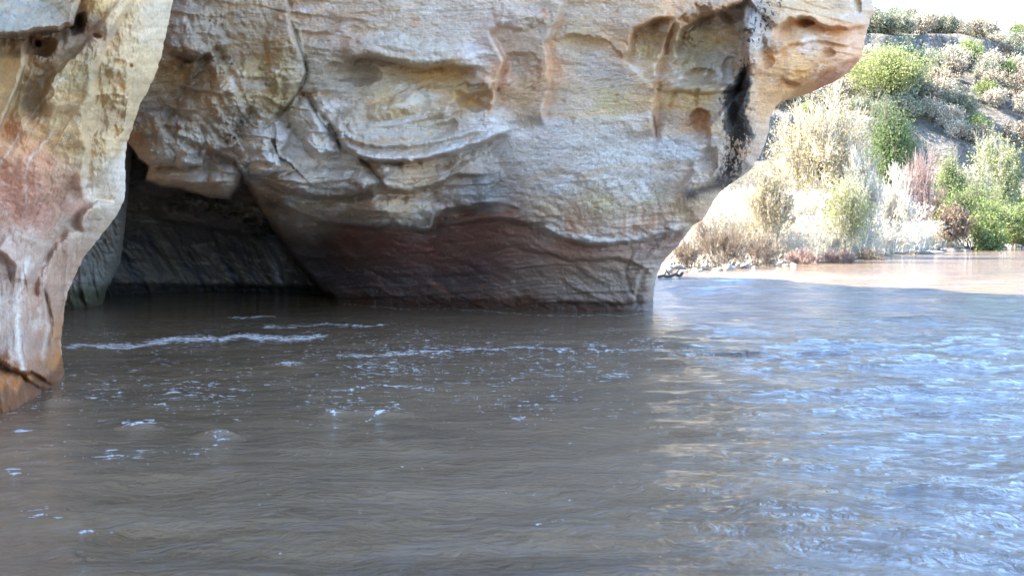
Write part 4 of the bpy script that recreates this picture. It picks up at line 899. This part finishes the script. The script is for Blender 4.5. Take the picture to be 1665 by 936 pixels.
def grow(rng, stems, height, spread, levels=3, kids=5, r0=0.05, droop=0.0, lean=0.5, wob=0.12):
    """stems rising and forking from one root; returns segments and the tips"""
    segs = []; tips = []
    def go(p, d, L_, r, lev):
        nseg = 3
        for i in range(nseg):
            d2 = d + rng.normal(size=3) * wob + np.array([0, 0, -droop * (levels - lev + 1) * 0.2]); d2 /= np.linalg.norm(d2)
            q = p + d2 * L_ / nseg
            ra, rb = r * (1 - i / nseg * 0.5), r * (1 - (i + 1) / nseg * 0.5)
            segs.append((p, q, ra, rb)); p = q; d = d2
            if lev > 0 and i > 0 or (lev > 0 and lev < levels):
                for _ in range(kids if i else max(1, kids // 2)):
                    nd = d + rng.normal(size=3) * 0.55; nd[2] += 0.15; nd /= np.linalg.norm(nd)
                    go(p, nd, L_ * rng.uniform(0.4, 0.62), rb * 0.55, lev - 1)
            elif lev == 0: tips.append(p)
    for s in range(stems):
        a = rng.uniform(0, 6.28); t = lean * math.sqrt(rng.uniform(0.0, 1))
        d = np.array([math.cos(a) * t, math.sin(a) * t, 1.0]); d /= np.linalg.norm(d)
        go(np.array([math.cos(a), math.sin(a), 0]) * spread * 0.1 * rng.uniform(0, 1) - np.array([0, 0, 0.12]), d, height * rng.uniform(0.5, 0.75), r0, levels)
    return segs, np.array(tips)
def fit(V, h, w_):
    """scale a plant to its height and width"""
    zz = np.percentile(V[:, 2], 99.5); rr = np.percentile(np.hypot(V[:, 0], V[:, 1]), 97)
    return np.array([w_ / 2 / rr, w_ / 2 / rr, h / zz])
def make_plant(name, seed, h, w_, stems=6, levels=3, kids=4, r0=0.05, lean=0.5, twig=0.012, nleaf=0, lsize=0.09, leafpart='foliage', wob=0.12, bark='bark', leaf=None, clump=0.25, droop=0.0):
    """the two meshes of one kind of plant: woody branches and foliage, standing at the origin"""
    rng = np.random.RandomState(seed)
    segs, tips = grow(rng, stems, h, w_, levels, kids, r0, droop, lean, wob)
    pts = np.array([s[1] for s in segs]); S = fit(pts, h * 0.94, w_ * 0.92)
    segs = [(a * S, b * S, max(ra, twig), max(rb, twig * 0.8)) for a, b, ra, rb in segs]
    V, Q = tubes(segs); bm_ = tri_mesh(name + '_branches', V, Q, M[bark])
    lm = None
    if nleaf:
        T = tips * S; c = T[rng.randint(0, len(T), nleaf)] + rng.normal(size=(nleaf, 3)) * clump * np.array([1, 1, 0.8])
        c = c[c[:, 2] > 0.05]
        V, Q = leaves(c, lsize, rng); lm = tri_mesh(name + '_foliage', V, Q, M[leaf])
    return bm_, lm
def put(proto, name, X, Y, z, label, cat, group=None, s=1.0, rz=0.0, sz=None, parts=('branches', 'foliage')):
    r = empty(name, (X, Y, z), rz, s)
    if sz: r.scale = (s, s, sz)
    tag(r, label, cat, group)
    for me, pn in zip(proto, parts):
        if me is None: continue
        o = bpy.data.objects.new(pn, me); C.objects.link(o); o.parent = r
    return r
def gx(px, Y): return (px - CX) / F * Y
def gz(X, Y): return float(land_h(np.array([[X]]), np.array([[Y]]))[0, 0])
def place(proto, name, px, Y, label, cat, group=None, s=1.0, rz=0.0, sz=None, dz=-0.1, **k):
    X = gx(px, Y); return put(proto, name, X, Y, gz(X, Y) + dz, label, cat, group, s, rz, sz, **k)
def topfit(px, Y, py):
    """height of a plant whose top shows at row py"""
    X = gx(px, Y); return H + (HOR - py) / F * Y - gz(X, Y)

def build_plants():
    rng = np.random.RandomState(11)
    def one(name, px, Y, top, wpx, label, cat='shrub', group=None, **k):
        h = topfit(px, Y, top); w_ = wpx / F * Y
        pr = make_plant(name, int(px) + int(Y), max(h, 0.8), w_, **k)
        return place(pr, name, px, Y, label, cat, group)
    one('willow_shrub', 1340, 62, 146, 190, 'huge pale straw yellow willow shrub filling the gap under the rock tip', stems=16, levels=3, kids=4, r0=0.06, twig=0.012, lean=0.75, nleaf=20000, lsize=0.055, bark='pale', leaf='straw', clump=0.22)
    one('broadleaf_tree', 1412, 126, 76, 160, 'yellow green tree just right of the overhanging rock tip', 'tree', stems=4, levels=3, kids=4, r0=0.14, lean=0.5, nleaf=16000, lsize=0.13, leaf='ygreen', clump=0.7)
    one('broadleaf_tree', 1455, 104, 158, 84, 'dark green leafy tree below the yellow green one', 'tree', stems=5, levels=3, kids=4, r0=0.12, lean=0.35, nleaf=18000, lsize=0.11, leaf='dgreen', clump=0.5)
    one('broadleaf_tree', 1463, 128, 62, 60, 'small blue grey tree beside the yellow green tree on the slope', 'tree', stems=4, levels=3, kids=4, r0=0.1, lean=0.45, nleaf=6000, lsize=0.2, leaf='blue', clump=0.6)
    one('young_willow', 1375, 54, 276, 84, 'light green young willow in front of the big straw yellow shrub', stems=26, levels=2, kids=4, r0=0.012, twig=0.006, lean=0.5, nleaf=7000, lsize=0.05, bark='pale', leaf='ygreen', clump=0.3)
    one('round_shrub', 1536, 92, 250, 64, 'bright green round shrub standing above the larger one', stems=8, levels=3, kids=4, r0=0.06, lean=0.6, nleaf=15000, lsize=0.08, leaf='green', clump=0.26)
    one('round_shrub', 1583, 84, 296, 128, 'largest bright green shrub at the right water edge', stems=10, levels=3, kids=4, r0=0.06, lean=0.9, nleaf=30000, lsize=0.08, leaf='green', clump=0.34)
    one('round_shrub', 1648, 90, 328, 72, 'bright green shrub cut by the right edge of the view', stems=8, levels=3, kids=4, r0=0.05, lean=0.9, nleaf=15000, lsize=0.08, leaf='green', clump=0.26)
    one('round_shrub', 1606, 82, 352, 50, 'low bright green shrub at the foot of the largest green one', stems=7, levels=2, kids=5, r0=0.04, lean=1.0, nleaf=5000, lsize=0.11, leaf='green', clump=0.25)
    one('slope_shrub', 1618, 110, 212, 84, 'pale yellow green shrub against the foot of the lower rock band', stems=8, levels=3, kids=4, r0=0.05, lean=0.8, nleaf=6000, lsize=0.14, leaf='ygreen', bark='pale', clump=0.4)
    one('slope_shrub', 1592, 101, 262, 48, 'grey green rounded shrub above the largest bright green shrub', stems=7, levels=2, kids=5, r0=0.04, lean=0.9, nleaf=3500, lsize=0.13, leaf='sage', bark='pale', clump=0.3)
    one('red_stemmed_shrub', 1494, 84, 236, 66, 'bare shrub of thin dark red stems behind the reeds', stems=22, levels=2, kids=4, r0=0.03, twig=0.014, lean=0.5, bark='red')
    one('red_stemmed_shrub', 1470, 78, 262, 50, 'smaller bare reddish shrub left of the dark red one', stems=16, levels=2, kids=4, r0=0.03, twig=0.013, lean=0.5, bark='red')
    one('thorn_shrub', 1548, 81, 330, 60, 'orange brown shrub left of the largest green shrub', stems=10, levels=3, kids=4, r0=0.03, twig=0.014, lean=0.6, nleaf=1600, lsize=0.09, leaf='orange', bark='brown', clump=0.3)
    one('thorn_shrub', 1520, 88, 300, 70, 'tangled mauve brown twig shrub below the round green one', stems=14, levels=3, kids=3, r0=0.03, twig=0.014, lean=0.7, bark='brown')
    one('bare_shrub', 1494, 71, 338, 84, 'white bare shrub with long arching branches above the water', stems=16, levels=1, kids=3, r0=0.035, twig=0.016, lean=1.3, bark='reed', droop=0.5)
    one('bare_shrub', 1400, 60, 236, 80, 'pale bare shrub of fine branches at the right foot of the straw yellow shrub', stems=16, levels=3, kids=3, r0=0.03, twig=0.011, lean=0.6, bark='reed')
    one('bare_shrub', 1452, 70, 262, 90, 'tall white bare shrub between the straw yellow one and the red stems', stems=18, levels=3, kids=3, r0=0.03, twig=0.012, lean=0.6, bark='reed')
    one('bare_shrub', 1252, 53, 262, 100, 'tan twiggy shrub half hidden behind the rock edge', stems=16, levels=3, kids=3, r0=0.03, twig=0.010, lean=0.8, bark='tan', nleaf=1500, lsize=0.06, leaf='straw')
    one('brown_brush', 1168, 46.5, 352, 110, 'shaded brown brush beside the foot of the cliff', stems=22, levels=2, kids=5, r0=0.02, twig=0.007, lean=1.2, bark='brown')
    one('brown_brush', 1225, 48.5, 372, 90, 'low brown brush above the stony shore', stems=20, levels=2, kids=5, r0=0.02, twig=0.007, lean=1.3, bark='brown')
    one('brown_brush', 1118, 44.5, 378, 60, 'dark tangle of roots and twigs next to the cliff edge', stems=18, levels=2, kids=4, r0=0.02, twig=0.008, lean=1.3, bark='brown')
    for px, Y, lab in ((1368, 53.8, 'reddish brown root tangle left of the reeds at the waterline'), (1418, 58.5, 'brown root tangle under the white bare shrub at the waterline'), (1302, 51.2, 'low reddish brush on the shore below the straw yellow shrub')):
        one('root_tangle', px, Y, 398, 66, lab, 'brush', stems=18, levels=2, kids=4, r0=0.018, twig=0.009, lean=1.6, bark='red' if px != 1418 else 'brown')
    # reeds: tall bleached clumps along the shore
    protos = []
    for k in range(4):
        r = np.random.RandomState(40 + k); segs = []
        for i in range(230):
            a = r.uniform(0, 6.28); q = 0.75 * math.sqrt(r.uniform()); p = np.array([math.cos(a) * q, math.sin(a) * q, -0.1])
            hh = r.uniform(1.3, 2.6); ln = r.normal(size=2) * 0.22; d = np.array([ln[0] + math.cos(a) * 0.15, ln[1] + math.sin(a) * 0.15, 1.0]); p1 = p + d * hh * 0.55
            p2 = p1 + np.array([d[0] * 1.8 + r.normal() * .15, d[1] * 1.8, 0.85]) * hh * 0.45; rad = r.uniform(0.006, 0.012)
            segs += [(p, p1, rad, rad), (p1, p2, rad, rad * 0.5)]
        V, Q = tubes(segs); st_ = tri_mesh('reed_stems', V, Q, M['reed'])
        tips = np.array([s[1] for s in segs[1::2]]); c = np.repeat(tips, 6, 0) + r.normal(size=(len(tips) * 6, 3)) * 0.07
        V, Q = leaves(c, 0.045, r, 4.0, 1.2); protos.append((st_, tri_mesh('reed_plumes', V, Q, M['reed'])))
    def rside(px): return 'near the cliff foot' if px < 1210 else 'left of the light green willow' if px < 1330 else 'around the light green willow' if px < 1415 else 'below the red stems' if px < 1480 else 'beside the arching bare shrub'
    spots = []
    tries = 0
    while len(spots) < 125 and tries < 4000:
        tries += 1
        px = rng.uniform(1130, 1530); Y = rng.uniform(46, 86); X = gx(px, Y)
        t = float(bank_t(np.array([[X]], np.float32), np.array([[Y]], np.float32))[0, 0])
        if not 0.9 < t < 13 or (px < 1250 and t < 4): continue
        if any((X - a) ** 2 + (Y - b) ** 2 < 1.0 for a, b in spots): continue
        spots.append((X, Y))
        front = t < 3.5
        put(protos[rng.randint(4)], 'reed_clump', X, Y, gz(X, Y), ('bleached reed clump by the water, ' if front else 'bleached reed clump back from the water, ') + rside(px), 'reeds', ('reed clumps by the water ' if front else 'reed clumps back from the water ') + rside(px), rng.uniform(0.75, 1.25) * (0.7 if front else 1), rng.uniform(0, 6.28), parts=('stems', 'plumes'))
    # scrub over the hillside
    kinds = [('tan_scrub', dict(stems=9, levels=3, kids=3, r0=0.03, twig=0.018, lean=0.9, bark='tan', nleaf=2600, lsize=0.07, leaf='pale', clump=0.25), 'pale tan leafless scrub bush', 0.44),
             ('grey_scrub', dict(stems=9, levels=3, kids=3, r0=0.03, twig=0.018, lean=0.9, bark='pale', nleaf=5000, lsize=0.09, leaf='sage', clump=0.28), 'grey green sage bush', 0.28),
             ('brown_scrub', dict(stems=10, levels=3, kids=3, r0=0.03, twig=0.018, lean=1.0, bark='brown', nleaf=1600, lsize=0.07, leaf='tan', clump=0.25), 'dusky brown scrub bush', 0.16),
             ('green_scrub', dict(stems=8, levels=3, kids=3, r0=0.04, twig=0.018, lean=0.8, bark='bark', nleaf=6000, lsize=0.09, leaf='green', clump=0.3), 'soft green scrub bush', 0.12)]
    pr = {k[0]: [make_plant(k[0], 70 + 5 * i + j, 2.0, 2.6, **k[1]) for j in range(3)] for i, k in enumerate(kinds)}
    count = 0; tries = 0; spots = []
    while count < 285 and tries < 6000:
        tries += 1
        Y = rng.uniform(86, 186); px = rng.uniform(1235, 1720); X = gx(px, Y)
        zc = gz(X, Y)
        if abs(gz(X, Y + 1.0) - gz(X, Y - 1.0)) > 2.6: continue
        py = HOR - (zc - H) / Y * F
        if px < 1400 and py > 250: continue
        if any((X - a) ** 2 + (Y - b) ** 2 < 1.7 ** 2 for a, b in spots): continue
        if float(bank_t(np.array([[X]], np.float32), np.array([[Y]], np.float32))[0, 0]) < 3: continue
        spots.append((X, Y)); u = rng.uniform(); i = 0; acc = 0
        for i, k in enumerate(kinds):
            acc += k[3]
            if u < acc: break
        side = 'above the straw yellow shrub' if px < 1385 else 'around the yellow green tree' if px < 1480 else 'above the round green shrub' if px < 1560 else 'above the largest green shrub' if px < 1625 else 'near the right edge'
        scl = rng.uniform(0.7, 1.75); big = 'small' if scl < 0.95 else 'big' if scl > 1.25 else 'middling'
        zone = 'on the low ground behind the reeds' if Y < 108 else ('on the slope between the rock bands' if Y < 146 else 'near the skyline')
        put(pr[kinds[i][0]][rng.randint(3)], kinds[i][0], X, Y, zc - 0.15, big + ' ' + kinds[i][2].replace('leafless ', '').replace('soft ', '') + ' ' + zone.replace('on the low ground ', '').replace('on the slope ', '') + ', ' + side, 'bush', big + ' ' + kinds[i][2] + 'es ' + zone + ' ' + side, scl, rng.uniform(0, 6.28)); count += 1
    # dry grass: past counting
    n = 26000
    X = rng.uniform(3, 60, n * 3); Y = rng.uniform(42, 100, n * 3)
    t = bank_t(X.astype(np.float32)[None], Y.astype(np.float32)[None])[0]; pxx = CX + X / Y * F
    ok = (t > 0.8) & (pxx < 1760) & (pxx > 1080); X = X[ok][:n]; Y = Y[ok][:n]
    Z = land_h(X[None], Y[None])[0]
    hh = rng.uniform(0.2, 0.6, len(X)) * (1 + 0.8 * (Y > 80)); a = rng.uniform(0, 6.28, len(X)); wv = 0.02 * (1 + (Y - 40) / 50)
    o1 = np.stack([np.cos(a) * wv, np.sin(a) * wv, 0 * X], -1); base = np.stack([X, Y, Z - 0.03], -1); lean = np.stack([rng.normal(size=len(X)) * 0.15, rng.normal(size=len(X)) * 0.15, hh], -1)
    V = np.stack([base - o1, base + o1, base + lean], 1).reshape(-1, 3)
    me = tri_mesh('dry_grass', V, np.arange(len(V)).reshape(-1, 3), M['reed']); o = bpy.data.objects.new('dry_grass', me); C.objects.link(o); tag(o, 'thin dry bleached grass over the far bank', 'grass', kind='stuff')

def stone_mesh(seed, flat=0.6):
    r = np.random.RandomState(seed)
    th, ph = np.meshgrid(np.linspace(0.0, math.pi, 12), np.linspace(0, 2 * math.pi, 17)[:-1], indexing='ij')
    d = np.stack([np.sin(th) * np.cos(ph), np.sin(th) * np.sin(ph), np.cos(th)], -1)
    k = 1 + 0.35 * fbm(d[..., 0] * 1.3 + seed, d[..., 1] * 1.3, d[..., 2] * 1.3, 3)
    P = d * k[..., None] * np.array([1, r.uniform(0.6, 0.9), flat])
    n, m = P.shape[:2]; idx = np.arange(n * m).reshape(n, m)
    q = np.stack([idx[:-1], np.roll(idx, -1, 1)[:-1], np.roll(idx, -1, 1)[1:], idx[1:]], -1).reshape(-1, 4)
    return tri_mesh('stone', P.reshape(-1, 3), q, M['stone'])
def build_shore():
    rng = np.random.RandomState(5)
    ms = [stone_mesh(s, 0.45 + 0.1 * (s % 3)) for s in range(6)]
    n = 0
    while n < 130:
        px = rng.uniform(1080, 1330); Y = rng.uniform(40.5, 53); X = gx(px, Y)
        t = float(bank_t(np.array([[X]], np.float32), np.array([[Y]], np.float32))[0, 0])
        if not -0.5 < t < 2.6: continue
        s = rng.uniform(0.08, 0.22) * (1.5 if rng.uniform() < 0.2 else 1)
        o = bpy.data.objects.new('river_stone', ms[rng.randint(6)]); C.objects.link(o)
        o.location = (X, Y, max(gz(X, Y), -0.05) + s * 0.15); o.scale = (s, s, s); o.rotation_euler = (rng.uniform(-.3, .3), rng.uniform(-.3, .3), rng.uniform(0, 6.28))
        tag(o, 'pale rounded stone on the shore right of the cliff foot', 'stone', 'pale stones on the shore'); n += 1
    n = 0
    while n < 50:
        px = rng.uniform(1480, 1670); Y = rng.uniform(68, 104); X = gx(px, Y)
        t = float(bank_t(np.array([[X]], np.float32), np.array([[Y]], np.float32))[0, 0])
        if not -0.8 < t < 1.5: continue
        s = rng.uniform(0.15, 0.5); o = bpy.data.objects.new('river_stone', ms[rng.randint(6)]); C.objects.link(o)
        o.location = (X, Y, max(gz(X, Y), -0.05) + s * 0.1); o.scale = (s * 1.5, s, s * 0.8); o.rotation_euler = (0, 0, rng.uniform(0, 6.28))
        tag(o, 'bleached stone on the distant waterline below the green shrubs', 'stone', 'stones on the distant waterline'); n += 1
    o = bpy.data.objects.new('river_boulder', ms[0]); C.objects.link(o); Y = 84.0
    o.location = (gx(1592, Y), Y, 0.1); o.scale = (0.55, 0.4, 0.42); ms2 = ms[0].copy(); ms2.materials[0] = M['wood']; o.data = ms2
    tag(o, 'single dark boulder standing out of the water below the largest green shrub', 'boulder')
    # driftwood by the cliff foot
    Y = 37.5; pts = [(1070, 0.02), (1078, 0.06), (1088, 0.03), (1098, 0.10), (1106, 0.05), (1110, 0.16)]
    segs = []
    for (a, z0), (b, z1) in zip(pts[:-1], pts[1:]): segs.append(((gx(a, Y), Y, z0), (gx(b, Y), Y - 0.05, z1), 0.055, 0.05))
    for a, z0, dx, dz in ((1080, 0.05, 0.12, 0.25), (1090, 0.05, -0.12, 0.2), (1099, 0.1, 0.15, 0.2), (1108, 0.1, 0.1, 0.12), (1084, 0.05, 0.2, -0.1)):
        segs.append(((gx(a, Y), Y, z0), (gx(a, Y) + dx, Y + 0.1, z0 + dz), 0.03, 0.012))
    segs = [tuple(np.array(q, float) if isinstance(q, tuple) else q for q in s) for s in segs]
    V, Q = tubes(segs, 6); me = tri_mesh('driftwood_branch', V, Q, M['wood']); o = bpy.data.objects.new('driftwood_branch', me); C.objects.link(o)
    tag(o, 'dark forked driftwood branch on the water beside the cliff foot', 'driftwood')

build_plants()
build_shore()
